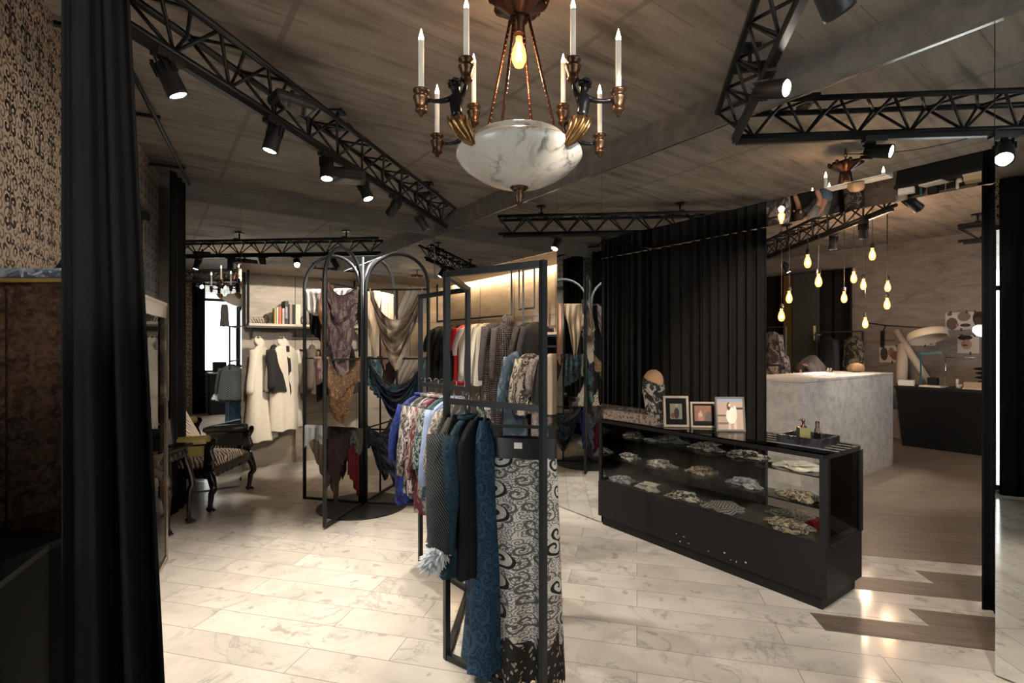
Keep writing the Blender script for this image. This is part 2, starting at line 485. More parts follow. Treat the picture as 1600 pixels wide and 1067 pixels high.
def m_counter():
    t = NT('grey_speckled_marble'); v = t.coord()
    a = t.noise(v, 9.0, 8.0, 0.7, 0.4); b = t.noise(v, 30.0, 5.0, 0.6)
    c = t.ramp(a, [(0.36, (0.40, 0.385, 0.365)), (0.5, (0.52, 0.50, 0.475)), (0.62, (0.60, 0.585, 0.56))])
    c = t.mix(t.math('MULTIPLY', b, 0.25), c, (0.28, 0.26, 0.24))
    t.setp(Base_Color=c, Roughness=0.22)
    return t.mat
M_COUNTER = m_counter()
def m_wallpaper():
    t = NT('ironwork_pattern_wallpaper'); v = t.coord('UV')
    # UV in metres; a mirrored repeat of curled black ironwork over a fine linear pattern
    sp = t.n('SeparateXYZ'); t.l(v, sp.inputs[0])
    def tri(x, per):
        return t.math('ABSOLUTE', t.math('SUBTRACT', t.math('FRACT', t.math('DIVIDE', x, per)), 0.5))
    P = 0.15
    a = tri(sp.outputs[0], P); b = t.math('MULTIPLY', t.math('FRACT', t.math('DIVIDE', sp.outputs[1], 0.40)), 2.667)
    acc = None
    for (cx, cy, r, k, hand, w) in ((0.21, 0.25, 0.19, 24, 1, 0.1), (0.21, 0.78, 0.20, 24, -1, 0.1), (0.12, 1.15, 0.13, 34, 1, 0.2), (0.31, 1.42, 0.18, 26, -1, 0.3), (0.16, 1.75, 0.16, 28, 1, 0.3), (0.34, 2.08, 0.16, 28, -1, 0.3), (0.14, 2.38, 0.15, 30, 1, 0.3)):
        dx = t.math('SUBTRACT', a, cx); dy = t.math('SUBTRACT', b, cy)
        rr = t.math('SQRT', t.math('ADD', t.math('MULTIPLY', dx, dx), t.math('MULTIPLY', dy, dy)))
        ph = t.math('ADD', t.math('MULTIPLY', t.math('ARCTAN2', dy, dx), float(hand)), t.math('MULTIPLY', rr, float(k)))
        ln = t.math('MULTIPLY', t.math('GREATER_THAN', t.math('SINE', ph), w), t.math('LESS_THAN', rr, r))
        acc = ln if acc is None else t.math('MAXIMUM', acc, ln)
    bar = t.math('MULTIPLY', t.math('LESS_THAN', t.math('ABSOLUTE', t.math('SUBTRACT', a, 0.03)), 0.016), t.math('LESS_THAN', b, 1.25))
    ring = t.math('LESS_THAN', t.math('ABSOLUTE', t.math('SUBTRACT', t.math('SQRT', t.math('ADD', t.math('MULTIPLY', a, a), t.math('POWER', t.math('SUBTRACT', b, 0.52), 2.0))), 0.10)), 0.02)
    acc = t.math('MAXIMUM', t.math('MAXIMUM', acc, bar), ring)
    fine, _ = swirl(t, v, 17.0, 5.5, 0.30, 0.5, 0.75)
    c = t.mix(t.math('MULTIPLY', fine, 0.8), (0.50, 0.40, 0.31), (0.09, 0.065, 0.05))
    c = t.mix(acc, c, (0.012, 0.009, 0.008))
    t.setp(Base_Color=c, Roughness=0.55)
    return t.mat
M_PAPERW = m_wallpaper()
def m_velvet(name, col, sheen=0.15):
    t = NT(name); v = t.coord(); f = t.noise(v, 60.0, 3.0)
    t.setp(Base_Color=t.mix(f, [x*0.8 for x in col], col), Roughness=0.85, Sheen_Weight=sheen, Specular_IOR_Level=0.08)
    return t.mat
M_DRAPE = m_velvet('black_curtain_cloth', (0.011, 0.0115, 0.0125), 0.0)
M_DRAPE2 = m_velvet('black_curtain_velvet', (0.014, 0.0123, 0.011), 0.0)
# ------------------------------------------------------------------ the room shell
def wallbox(name, d0, d1, e0, e1, z0, z1, mat):
    o = MB().prism([DE(d0,e0), DE(d1,e0), DE(d1,e1), DE(d0,e1)], z0, z1).build(name, mat)
    return struct(o)
def debox(mb, d0, d1, e0, e1, z0, z1):
    return mb.prism([DE(d0,e0), DE(d1,e0), DE(d1,e1), DE(d0,e1)], z0, z1)
struct(MB().prism([(-9,-6), (14,-6), (14,14), (-9,14)], -0.12, 0.0).build('floor', M_FLOOR))
struct(MB().prism([(-9,-6), (14,-6), (14,14), (-9,14)], CEIL, CEIL + 0.25).build('ceiling', M_CEIL))
# oak laid into the marble: main field and the saw-toothed strips, in plank coordinates (q along, r across)
QV = Vector((0.971, -0.24, 0)); RV = Vector((0.24, 0.971, 0))
def QR(q, r): return QV * q + RV * r
wd = MB()
def q_on_D(r, D):      # q where plank line r crosses the plane d = D
    a = NN.dot(RV) * r; return (D - a) / NN.dot(QV)
wd.prism([QR(q_on_D(4.13, 3.16), 4.13), QR(11.0, 4.13), QR(9.0, 10.0), QR(q_on_D(10.0, 3.4)+0.0, 10.0), QR(q_on_D(7.0, 3.9), 7.0)], 0.0005, 0.0022)
for (r0, r1, q0, q1) in ((3.74, 3.93, 1.825, 11), (3.545, 3.74, 1.28, 11), (3.165, 3.35, 1.525, 11), (2.985, 3.165, 0.965, 11)):
    wd.prism([QR(q0, r0), QR(q1, r0), QR(q1, r1), QR(q0 - 0.02, r1)], 0.0005, 0.0022)
struct(wd.build('floor_oak_inlay', M_WOOD))

# facade behind the camera with its window, papered like the left wall
def papered(name, pts_bottom, z0, z1, thick, side, mat=None, holes=()):
    """wall between two floor points with UV in metres; holes = (s0, s1, z0, z1) along it"""
    a, b = Vector(pts_bottom[0]), Vector(pts_bottom[1]); L = (b-a).length; t = (b-a)/L
    nrm = Vector((-t.y, t.x, 0)) * side
    ss = sorted({0.0, L} | {h[0] for h in holes} | {h[1] for h in holes})
    zs = sorted({z0, z1} | {h[2] for h in holes} | {h[3] for h in holes})
    m = MB()
    for i in range(len(ss)-1):
        for j in range(len(zs)-1):
            sc, zc = (ss[i]+ss[i+1])/2, (zs[j]+zs[j+1])/2
            if any(h[0] < sc < h[1] and h[2] < zc < h[3] for h in holes): continue
            b0 = len(m.v)
            for off in (0, thick):
                for (s_, z_) in ((ss[i], zs[j]), (ss[i+1], zs[j]), (ss[i+1], zs[j+1]), (ss[i], zs[j+1])):
                    p = a + t*s_ + nrm*off; m.v.append(Vector((p.x, p.y, z_)))
            uv = [(s_, z_) for (s_, z_) in ((ss[i], zs[j]), (ss[i+1], zs[j]), (ss[i+1], zs[j+1]), (ss[i], zs[j+1]))]
            m.face([b0, b0+1, b0+2, b0+3], uv)
            for q in ((7,6,5,4), (0,4,5,1), (1,5,6,2), (2,6,7,3), (3,7,4,0)):
                m.face([b0+k for k in q], [(0.01,0.01)]*4)
    return struct(m.build(name, mat or M_PAPERW))
A_PT = Vector((lwall(5.08), 5.08, 0)); B_PT = Vector((lwall(-1.5), -1.5, 0))
LW = (A_PT - B_PT).length
def lw_s(Y): return (5.08 - Y) / 6.58 * LW
papered('wall_left', (A_PT, B_PT), 0, CEIL, 0.15, -1, holes=((lw_s(1.25), lw_s(-0.55), 0.02, 2.75),))
papered('wall_front', (DE(-1.6, -1.0), DE(3.4, -1.0)), 0, CEIL, 0.15, -1, holes=((1.0+1.6, 2.45+1.6, 0.93, 2.9),))
# mirrored walls: solid behind, mirror panels in front
wallbox('wall_right', 3.14, 3.40, -1.2, 0.575, 0, BEAM, M_BEAM)
wallbox('wall_right_pier', 3.14, 3.75, 3.050, 3.61, 0, LINT, M_BEAM)
wallbox('trim_beam_right', 3.12, 3.5, -1.2, 6.1, BEAM, CEIL, M_BEAM)
wallbox('trim_lintel', 3.14, 3.78, -1.2, 3.61, LINT + 0.02, BEAM, M_BEAM)
wallbox('trim_niche_lintel_right', 3.14, 3.66, 3.61, 6.1, LINT, BEAM, M_STONE)
wallbox('trim_niche_lintel_left', 0.80, 3.66, 6.12, 6.90, LINT, BEAM, M_STONE)
wallbox('trim_beam_left', -0.4, 3.5, 6.1, 6.45, BEAM, CEIL, M_BEAM)
wallbox('wall_back_pier', -0.4, 0.815, 6.12, 7.0, 0, BEAM, M_BEAM)
wallbox('wall_back', 0.80, 3.90, 6.95, 7.15, 0, CEIL, M_STONE)
wallbox('wall_niche', 3.75, 3.90, 3.25, 6.95, 0, CEIL, M_STONE)
wallbox('wall_back_shell', -0.6, 9.95, 7.15, 7.3, 0, CEIL, M_CWALL)
wallbox('wall_shop_rear', 9.95, 10.1, -1.4, 7.3, 0, CEIL, M_CWALL)
papered('wall_shop_side', (DE(3.2, -1.4), DE(10.1, -1.4)), 0, CEIL, 0.12, -1, M_CWALL, holes=((2.2, 4.6, 0.8, 2.6),))  # window hole added in this unseen wall to light the counter front
wf4 = MB()
for z in (0.83, 2.57): wf4.bar(DE(5.4, -1.45, z), DE(7.8, -1.45, z), 0.06, 0.06)
for d in (5.43, 6.6, 7.77): wf4.bar(DE(d, -1.45, 0.8), DE(d, -1.45, 2.6), 0.06, 0.06)
struct(wf4.build('window_4_added', M_BLK))  # frame of the unseen window added for cool daylight on the counter
# stone panel joints on the niche walls
jj = MB()
for e in (4.35, 5.15, 5.95): debox(jj, 3.746, 3.752, e, e+0.006, 0, LINT)
for d in (1.55, 2.35, 3.15): debox(jj, d, d+0.006, 6.946, 6.952, 0, LINT)
for z in (0.62, 1.24, 1.86):
    debox(jj, 3.746, 3.752, 3.6, 6.95, z, z+0.005); debox(jj, 0.815, 3.75, 6.946, 6.952, z, z+0.005)
struct(jj.build('trim_stone_joints', plain('dark_joint_line', (0.10, 0.085, 0.07), 0.8)))

def mirror(d0, d1, e0, e1, z0, z1, label, group=None):
    o = debox(MB(), d0, d1, e0, e1, z0, z1).build('mirror_panel', M_MIRROR)
    return tag(o, label, 'mirror', group)
g = 0.003
mirror(3.12, 3.138, -1.0, 0.578, 0.01, BEAM, 'full-height wall mirror right of the shop opening, at the right edge')
mirror(3.12, 3.138, 0.578+g, 3.03-g, LINT, BEAM, 'long ceiling-high mirror band over the opening to the back shop')
mirror(3.12, 3.138, 3.03, 3.605, 0.01, BEAM, 'tall narrow mirror panel between the stone niche and the glass case')
mirror(3.12, 3.138, 3.608, 4.9, LINT, BEAM, 'mirror band above the hanging white and red clothes')
mirror(3.12, 3.138, 4.9+g, 6.09, LINT, BEAM, 'mirror band above the niche, right against the room corner')
mirror(0.82+g, 1.75, 6.10, 6.118, LINT, BEAM, 'mirror band above the bookshelf niche')
mirror(1.75+g, 3.115, 6.10, 6.118, LINT, BEAM, 'mirror band above the back niche behind the scarf carousel')
mirror(0.235, 0.82, 6.10, 6.118, 0.01, BEAM, 'full-height mirror on the back wall behind the carved armchair')
mirror(3.145, 3.78, 0.58, 3.02, LINT, LINT+0.015, 'mirrored underside of the opening, above the glass case')
mirror(3.14, 3.75, 3.032, 3.046, 0.0, LINT-0.002, 'mirrored narrow end face of the wall beside the curtain')
tag(debox(MB(), 3.108, 3.119, 0.55, 6.09, BEAM-0.009, BEAM-0.003).build('mirror_edge_glint', plain('mirror_glint_steel', (0.8,0.8,0.8), 0.25, 1.0, 0.03)), 'thin strip standing in for the glint along the upper edge of the right mirror band', 'trim')  # bright strip added for the daylight glint on the polished mirror edge
# light strip on top of the stone niche
ls = debox(MB(), 3.68, 3.705, 3.7, 6.7, LINT+0.03, LINT+0.045).build('cove_light', emit('warm_light_strip', (1.0, 0.72, 0.42), 90.0))
tag(ls, 'thin warm light strip along the top of the right stone niche', 'light strip')
# window frames and glass
wf = MB()
for (a, b) in (((1.0, 0.93), (2.45, 0.93)), ((1.0, 2.9), (2.45, 2.9)), ((1.0, 2.55), (2.45, 2.55))):
    wf.bar(DE(a[0], -1.06, a[1]), DE(b[0], -1.06, b[1]), 0.07, 0.06)
for d in (1.0, 1.72, 2.45): wf.bar(DE(d, -1.06, 0.93), DE(d, -1.06, 2.9), 0.06, 0.07)
w1 = struct(wf.build('window_1', M_BLK))
gl = MB(); debox(gl, 1.0, 2.45, -1.075, -1.069, 0.93, 2.9); gl.build('window_glass', M_GLASS, w1)
wf = MB(); tL = (B_PT - A_PT).normalized(); nL = Vector((-tL.y, tL.x, 0)) * -1
def LP(Y, off, z):
    p = A_PT + tL * lw_s(Y) - nL * off
    return Vector((p.x, p.y, z))
for Y in (1.25, 0.62, -0.05, -0.55): wf.bar(LP(Y, -0.07, 0.02), LP(Y, -0.07, 2.75), 0.05, 0.06)
for z in (0.05, 2.1, 2.72): wf.bar(LP(1.25, -0.07, z), LP(-0.55, -0.07, z), 0.05, 0.05)
w2 = struct(wf.build('window_2', M_BLK))
gl = MB(); gl.bar(LP(1.25, -0.08, 1.4), LP(-0.55, -0.08, 1.4), 0.006, 2.7); gl.build('window_glass', M_GLASS, w2)

# ------------------------------------------------------------------ curtains
def curtain(name, label, a, b, z0, z1, waves, amp, mat, group=None, seed=0, flare=0.0, rail=False, thick=0.006):
    a, b = Vector(a), Vector(b); L = (b-a).length; t = (b-a)/L; n_ = Vector((-t.y, t.x, 0)); rn = random.Random(seed)
    ph = [rn.uniform(0, 6.28) for _ in range(6)]
    def fn(u, v):
        s = u + 0.012*sin(ph[0] + u*waves*4.1)
        w = amp*(0.75+0.25*sin(ph[1]+u*7.0))*(1.0 - 0.35*(1-v)*0 + 0.25*(1-v))
        off = w*sin(2*pi*waves*s + 0.5*sin(ph[2] + 5*u)) + 0.25*w*sin(2*pi*waves*2.3*s + ph[3] + 0.8*v)
        x = u*L + flare*(1-v)*u*L
        p = a + t*x + n_*off
        return (p.x, p.y, z0 + (z1-z0)*v)
    m = MB(); m.grid(fn, max(24, int(waves*14)), 12)
    o = m.build(name, mat, None, solid=thick)
    return tag(o, label, 'curtain', group)
curtain('curtain', 'black curtain in the near left foreground, reaching out of the picture', (-1.335, 1.50, 0), (-1.225, 1.58, 0), 0.02, 3.12, 2.6, 0.028, M_DRAPE, seed=3, flare=0.95)
curtain('curtain', 'black curtain against the left wall beside the tall mirror', LP(4.93, 0.22, 0), LP(4.35, 0.22, 0), 0.01, 3.05, 5, 0.04, M_DRAPE, seed=5)
curtain('curtain', 'long black curtain behind the wig head on the glass case', DE(3.86, 3.34), DE(3.86, 2.52), 0.01, 2.41, 8, 0.035, M_DRAPE2, seed=8)
curtain('curtain', 'black curtain hanging between the wig head curtain and the pendant bulbs', DE(3.84, 2.58), DE(3.84, 2.00), 0.01, 2.41, 7.5, 0.03, M_DRAPE2, seed=9)
curtain('curtain', 'black curtain at the right end of the shop opening', DE(3.84, 0.765), DE(3.84, 0.20), 0.01, 2.41, 6, 0.035, M_DRAPE, seed=11)
curtain('curtain', 'black curtain beside the street window, seen in the back mirror', DE(0.80, -0.88), DE(1.04, -0.88), 0.02, 3.0, 3, 0.035, M_DRAPE, seed=12)
curtain('curtain', 'black curtain drawn over the entrance glass, seen in the mirror at the right edge', LP(0.565, 0.12, 0), LP(-0.75, 0.12, 0), 0.02, 3.17, 8, 0.04, M_DRAPE, seed=13)
# curtain rail along the left wall
rl = MB(); rl.tube([LP(4.98, 0.26, 3.13), LP(2.0, 0.26, 3.13)], 0.014, 8)
for Y in (4.6, 3.55, 2.6): rl.bar(LP(Y, 0.0, 3.16), LP(Y, 0.28, 3.16), 0.03, 0.02)
tag(rl.build('curtain_rail', M_BLK), 'thin black curtain rail under the ceiling at the left wall', 'rail')
# black boarded window recess below the paper on the left wall
rc = MB(); rc.bar(LP(4.25, 0.012, 1.30), LP(2.95, 0.012, 1.30), 0.03, 2.6)
rc.bar(LP(4.25, 0.04, 2.59), LP(2.95, 0.04, 2.59), 0.08, 0.05); rc.bar(LP(2.95, 0.04, 0), LP(2.95, 0.04, 2.6), 0.05, 0.06)
struct(rc.build('window_3', M_CASE))

# ------------------------------------------------------------------ trusses
TD = Vector((0.2397, 0.9708, 0)); TN = Vector((0.9708, -0.2397, 0))
def truss(label, a, b, zt=3.06, zb=2.87, w=0.20, r=0.019, pitch=0.32):
    a, b = Vector(a), Vector(b); L = (b-a).length; t = (b-a)/L; nn = Vector((t.y, -t.x, 0))
    th = thing('lighting_truss', label, 'truss', (a.x, a.y, zb))
    top = [lambda s, k=k: a + t*s + nn*(k*w/2) + Vector((0, 0, zt)) for k in (-1, 1)]
    bot = lambda s: a + t*s + Vector((0, 0, zb))
    for f in (top[0], top[1], bot):
        MB().tube([f(0), f(L)], r, 8).build('chord', M_TRUSS, th)
    n = max(2, int(L/pitch))
    for (f, g2) in ((top[0], bot), (top[1], bot), (top[0], top[1])):
        m = MB()
        for i in range(n):
            s0, s1, sm = i*L/n, (i+1)*L/n, (i+0.5)*L/n
            m.tube([f(s0), g2(sm)], r*0.48, 6); m.tube([g2(sm), f(s1)], r*0.48, 6)
        m.build('lacing', M_TRUSS, th)
    for s in (0.12*L, 0.5*L, 0.88*L):
        m = MB(); m.bar(top[0](s)+Vector((0,0,0.02)), top[1](s)+Vector((0,0,0.02)), 0.06, 0.03)
        p = (top[0](s)+top[1](s))/2; m.tube([p, (p.x, p.y, CEIL-0.005)], 0.012, 8); m.box((p.x, p.y, CEIL-0.01), (0.09, 0.09, 0.015))
        m.build('ceiling_clamp', M_TRUSS, th)
    # power track slung under the lower chord
    MB().bar(bot(0.05)-Vector((0,0,0.032)), bot(L-0.05)-Vector((0,0,0.032)), 0.034, 0.03).build('power_track', M_TRUSS, th)
    return th
def tpt(x0, Y): return Vector((x0 + 0.247*Y, Y, 0))
truss('long black lattice truss carrying the spotlights across the left half of the ceiling', tpt(-2.16, 1.55), tpt(-2.16, 5.75))
truss('black lattice truss at the upper right, running into the mirror', tpt(0.64, -0.7), tpt(0.64, 3.35))
truss('black lattice truss over the marble counter in the back shop', px(1400, 300, 4.9) * 1.0 + Vector((0,0,-px(1400,300,4.9).z)), Vector((3.95, 9.2, 0)))
truss('short black lattice truss at the rear concrete wall of the back shop', DE(8.6, 1.95), DE(8.9, 0.4))

# ------------------------------------------------------------------ spotlights
def spotlight(label, top, aim, power=55.0, scale=0.82, size=0.75, on=True, tint=(1.0, 0.88, 0.74), group=None, blend=0.6):
    """track head hanging from 'top' (the track), pointing along 'aim'"""
    top = Vector(top); aim = Vector(aim).normalized(); s = scale
    th = thing('track_spotlight', label, 'spotlight', top, group)
    MB().box(top + Vector((0,0,-0.018)), (0.20*s if False else 0.05, 0.17*s, 0.036), rot=Matrix.Rotation(-atan2(TD.x, TD.y), 3, 'Z')).build('adapter', M_LAMP, th, bevel=0.003)
    piv = top + Vector((0, 0, -0.095*s))
    MB().tube([top + Vector((0,0,-0.03)), piv + Vector((0,0,0.01))], 0.016*s, 8).ball(piv, 0.022*s).build('stem', M_LAMP, th)
    # head
    z = -aim; x = z.cross(Vector((0,0,1)));
    x = x.normalized() if x.length > 1e-4 else Vector((1,0,0))
    y = z.cross(x); M = Matrix((x, y, z)).transposed(); c = piv + aim*0.02*s - Vector((0,0,0.02*s))
    h = MB(); h.lathe([(0.036*s, 0.085*s), (0.048*s, 0.075*s), (0.052*s, 0.0), (0.055*s, -0.085*s), (0.055*s, -0.10*s), (0.047*s, -0.10*s), (0.044*s, -0.088*s)], c, 20, M)
    hd = h.build('lamp_head', M_LAMP, th)
    fn = MB()
    for k in range(10):
        an = 2*pi*k/10; d = x*cos(an) + y*sin(an)
        fn.bar(c + d*0.05*s + z*0.02*s, c + d*0.05*s + z*0.10*s, 0.004*s, 0.018*s, up=d)
    fn.build('cooling_fins', M_LAMP, hd)
    if on:
        ln = MB().lathe([(0.0005, 0), (0.046*s, 0), (0.046*s, 0.006)], c + aim*0.092*s, 20, M, cap=False)
        ln.build('lens', M_LENS, hd)
        l = bpy.data.lights.new('spot_beam', 'SPOT'); l.energy = power; l.spot_size = size; l.spot_blend = blend
        l.color = tint; l.shadow_soft_size = 0.03
        o = bpy.data.objects.new('spot_beam', l); COL.objects.link(o)
        o.location = c + aim*0.115*s
        o.rotation_euler = aim.to_track_quat('-Z', 'Y').to_euler()
    else:
        MB().lathe([(0.0005, 0), (0.046*s, 0), (0.046*s, 0.006)], c + aim*0.09*s, 20, M, cap=False).build('lens', M_GLASS, hd)
    return th
def on_truss(x0, X, zb=2.845):   # point of the track seen at picture column X
    Y = FOC*abs(x0) / abs(X - (CXP + FOC*0.247)) if True else 0
    p = tpt(x0, Y); return Vector((p.x, p.y, zb))
SPOTS = [
    ('black spotlight nearest the left curtain, lens shining down right', -2.16, 262, (0.35, 0.25, -0.9)),
    ('second spotlight along the left truss, tilted down to the left', -2.16, 428, (-0.2, -0.1, -0.9)),
    ('third spotlight along the left truss, pointing nearly straight down', -2.16, 510, (0.10, -0.2, -0.95)),
    ('fourth spotlight along the left truss, beside the flat black fixture', -2.16, 569, (0.35, -0.1, -0.85)),
    ('fifth spotlight along the left truss, tilted toward the right', -2.16, 617, (-1.7, 1.7, -1.7)),
    ('last spotlight at the far end of the left truss', -2.16, 658, (0.45, 0.2, -0.8)),
]
for i, (lb, x0, X, aim) in enumerate(SPOTS):
    spotlight(lb, on_truss(x0, X), aim, power=[150,150,110,110,260,120][i], size=1.25)
spotlight('spotlight under the upper right truss, bright lens facing right', on_truss(0.64, 1200), (0.52, -0.78, -0.30), power=40, size=0.9)
spotlight('large dark spotlight at the top right edge, seen from behind', on_truss(0.64, 1290, 2.845), (0.63, 0.32, -0.70), power=110, scale=0.95, size=1.2)
# truss lamps behind the camera, mostly added to brighten niche, wallpaper, coats and counter
spotlight('spotlight added on the right truss above the camera to light the stone niche', tpt(0.64, 0.45) + Vector((0,0,2.845)), (-0.97, 6.2, -1.75), power=330, size=0.45)
spotlight('rearmost spotlight, added on the right truss to light the papered wall', tpt(0.64, -0.58) + Vector((0,0,2.845)), (-2.75, 2.85, -0.9), power=170, size=0.5)
spotlight('spotlight added on the right truss behind the camera to light the hanging coats', tpt(0.64, -0.3) + Vector((0,0,2.845)), (-3.37, 6.7, -1.6), power=450, size=0.36)
spotlight('spotlight added on the right truss above the camera to light the marble counter', tpt(0.64, 0.9) + Vector((0,0,2.845)), (2.0, 4.5, -2.1), power=340, size=0.62)
spotlight('spotlight on the right truss behind the camera', tpt(0.64, 0.0) + Vector((0,0,2.845)), (0.3, 0.6, -0.75), power=200, size=1.3)
# flat black floodlights
def flood(label, c, rz, s=1.0):
    th = thing('flood_light', label, 'floodlight', c)
    c = Vector(c)
    MB().tube([c, c - Vector((0,0,0.05))], 0.014, 8).build('stem', M_LAMP, th)
    MB().box(c - Vector((0,0,0.085*s)), (0.30*s, 0.20*s, 0.07*s), rz=rz).build('housing', M_LAMP, th, bevel=0.02)
    MB().box(c - Vector((0,0,0.085*s+0.037*s)), (0.24*s, 0.15*s, 0.006), rz=rz).build('front_glass', M_GLASS, th)
flood('flat black floodlight hanging under the left truss between two spotlights', on_truss(-2.16, 538), 0.3)
flood('black floodlight mounted beside the left truss near the curtain', on_truss(-2.16, 395) + Vector((0.18, 0.1, 0.14)), 0.8, 0.8)
# back shop
spotlight('black spotlight over the marble counter, pointing down', px(1349, 345, 5.3), (0.1, 0.1, -1), power=130, size=0.9)
spotlight('black spotlight left of the one over the counter, pointing down', px(1302, 365, 6.1), (0, 0.1, -1), power=130, size=0.9)
spotlight('back shop spotlight with bright lens turned to the right', px(1424, 300, 4.6), (0.8, 0.1, -0.55), power=160, size=1.2)
spotlight('small spotlight on the short truss at the rear wall', px(1504, 400, 8.0) , (0, 0.05, -1), power=100, size=1.4)
spotlight('small spotlight low on the far end of the back shop truss', px(1228, 408, 8.2), (0.3, -0.2, -0.8), power=30, size=0.9)
# ------------------------------------------------------------------ glass display case
CB = DE(3.33, 2.155)
case = thing('display_case', 'long black-framed glass display case on a closed black base', 'display case', CB)
m = MB(); debox(m, 3.115, 3.56, 1.30, 3.01, 0.0, 0.075); m.build('plinth', M_CASE, case)
m = MB(); debox(m, 3.09, 3.585, 1.27, 3.04, 0.075, 0.365); m.build('base_cabinet', M_CASE, case, bevel=0.003)
fr = MB(); P4 = [(3.105, 1.285), (3.57, 1.285), (3.57, 3.025), (3.105, 3.025)]
pz = []
for (d, e) in P4:
    fr = MB(); w = 0.045 if e < 2 else 0.03
    fr.box(DE(d + (0.004 if d < 3.3 else -0.004), e, 0.615), (w*0.7, w, 0.50), rz=ANG_N); fr.build('corner_post', M_CASE, case)
fr = MB()
for (d, e) in ((3.57, 1.87), (3.57, 2.45)): fr.box(DE(d, e, 0.615), (0.03, 0.03, 0.50), rz=ANG_N)
fr.build('rear_post', M_CASE, case)
fr = MB()
for i in range(4):
    a, b = P4[i], P4[(i+1) % 4]
    fr.bar(DE(*a, 0.872), DE(*b, 0.872), 0.026, 0.026); fr.bar(DE(*a, 0.372), DE(*b, 0.372), 0.02, 0.016)
fr.bar(DE(3.105, 2.45, 0.872), DE(3.57, 2.45, 0.872), 0.022, 0.02); fr.bar(DE(3.105, 1.87, 0.872), DE(3.57, 1.87, 0.872), 0.022, 0.02)
fr.build('top_frame', M_CASE, case)
m = MB(); debox(m, 3.093, 3.582, 1.273, 3.037, 0.886, 0.894); m.build('glass_top', M_SMOKE, case)
m = MB(); debox(m, 3.096, 3.100, 1.31, 3.0, 0.375, 0.865); m.build('front_pane', M_SMOKE, case)
m = MB(); debox(m, 3.12, 3.555, 1.274, 1.278, 0.375, 0.865); m.build('side_pane', M_SMOKE, case)
m = MB(); debox(m, 3.12, 3.555, 3.032, 3.036, 0.375, 0.865); m.build('side_pane', M_SMOKE, case)
M_SHELFG = glass('shelf_glass', (0.90, 0.95, 0.93))
for z in (0.555, 0.735):
    m = MB(); debox(m, 3.16, 3.55, 1.30, 3.01, z, z+0.006); m.build('glass_shelf', M_SHELFG, case)
m = MB(); debox(m, 3.115, 3.56, 1.31, 3.0, 0.366, 0.372); m.build('case_floor', plain('dark_grey_felt', (0.06, 0.055, 0.05), 0.9), case)
br = MB()
for e in (1.87, 2.45):
    for z in (0.55, 0.73): br.bar(DE(3.56, e, z), DE(3.18, e, z), 0.012, 0.012)
br.build('shelf_bracket', M_CASE, case)
for d in (0.0,):    # small marks of wear on the black front
    m = MB()
    rn = random.Random(4)
    for k in range(9):
        e = rn.uniform(1.7, 2.3); z = rn.uniform(0.10, 0.16)
        m.box(DE(3.0895, e, z), (0.0012, rn.uniform(0.004, 0.014), rn.uniform(0.003, 0.01)), rz=ANG_N)
    m.build('scuff_marks', M_PAPER, case)

# crumpled folded scarves in the case
def folded(label, d, e, z, mat, w=0.17, l=0.22, h=0.05, rz=0.0, seed=0, group=None):
    rn = random.Random(seed); ph = [rn.uniform(0, 6.28) for _ in range(8)]
    def fn(u, v):
        a = 2*pi*u; r = v
        ex = 1.0 + 0.18*sin(3*a+ph[0]) + 0.12*sin(5*a+ph[1])
        x = 0.5*w*r*ex*cos(a); y = 0.5*l*r*ex*sin(a)
        zz = h*(1-r**2.2)*(0.75 + 0.35*sin(4*x/w*3+ph[2]+2*sin(a*2+ph[3]))) + 0.006*sin(9*a+ph[4])*r + 0.003
        return (x, y, max(zz, 0.002))
    m = MB(); m.grid(fn, 40, 14, lambda u, v: (0.5+0.6*v*cos(2*pi*u), 0.5+0.6*v*sin(2*pi*u)), closed=False)
    def fn2(u, v):      # a turned-over corner on top
        x = (u-0.5)*w*0.75; y = (v-0.5)*l*0.55
        return (x*cos(0.6)-y*sin(0.6)+0.02*cos(ph[5]), x*sin(0.6)+y*cos(0.6), h*0.80 + h*0.45*sin(pi*u)*sin(pi*v+0.4) + 0.008*sin(14*u+ph[6])*v)
    m.grid(fn2, 14, 12, lambda u, v: (u*0.7, v*0.7+1))
    o = m.build('folded_scarf', mat, None, solid=0.004)
    place(o, DE(d, e, z), ANG_N + rz)
    return tag(o, label, 'scarf', group)
F_ = fabric
fm = [
 F_('white_grey_scroll_silk', (0.78,0.76,0.72), (0.12,0.12,0.13), 'floral', 7, c3=(0.30,0.31,0.34)),
 F_('pale_blue_print_silk', (0.62,0.67,0.74), (0.16,0.17,0.22), 'floral', 6, c3=(0.80,0.80,0.78)),
 F_('cream_plain_silk', (0.80,0.76,0.68), kind='plain'),
 F_('black_white_scroll_silk', (0.80,0.78,0.73), (0.02,0.02,0.02), 'floral', 6),
 F_('grey_check_silk', (0.38,0.37,0.36), (0.06,0.06,0.06), 'stripe', 6),
 F_('gold_leaf_print_silk', (0.58,0.46,0.28), (0.06,0.06,0.07), 'floral', 7, c3=(0.78,0.74,0.68)),
 F_('red_cream_print_silk', (0.62,0.60,0.55), (0.05,0.05,0.05), 'scroll', 5, c3=(0.6,0.02,0.02)),
]
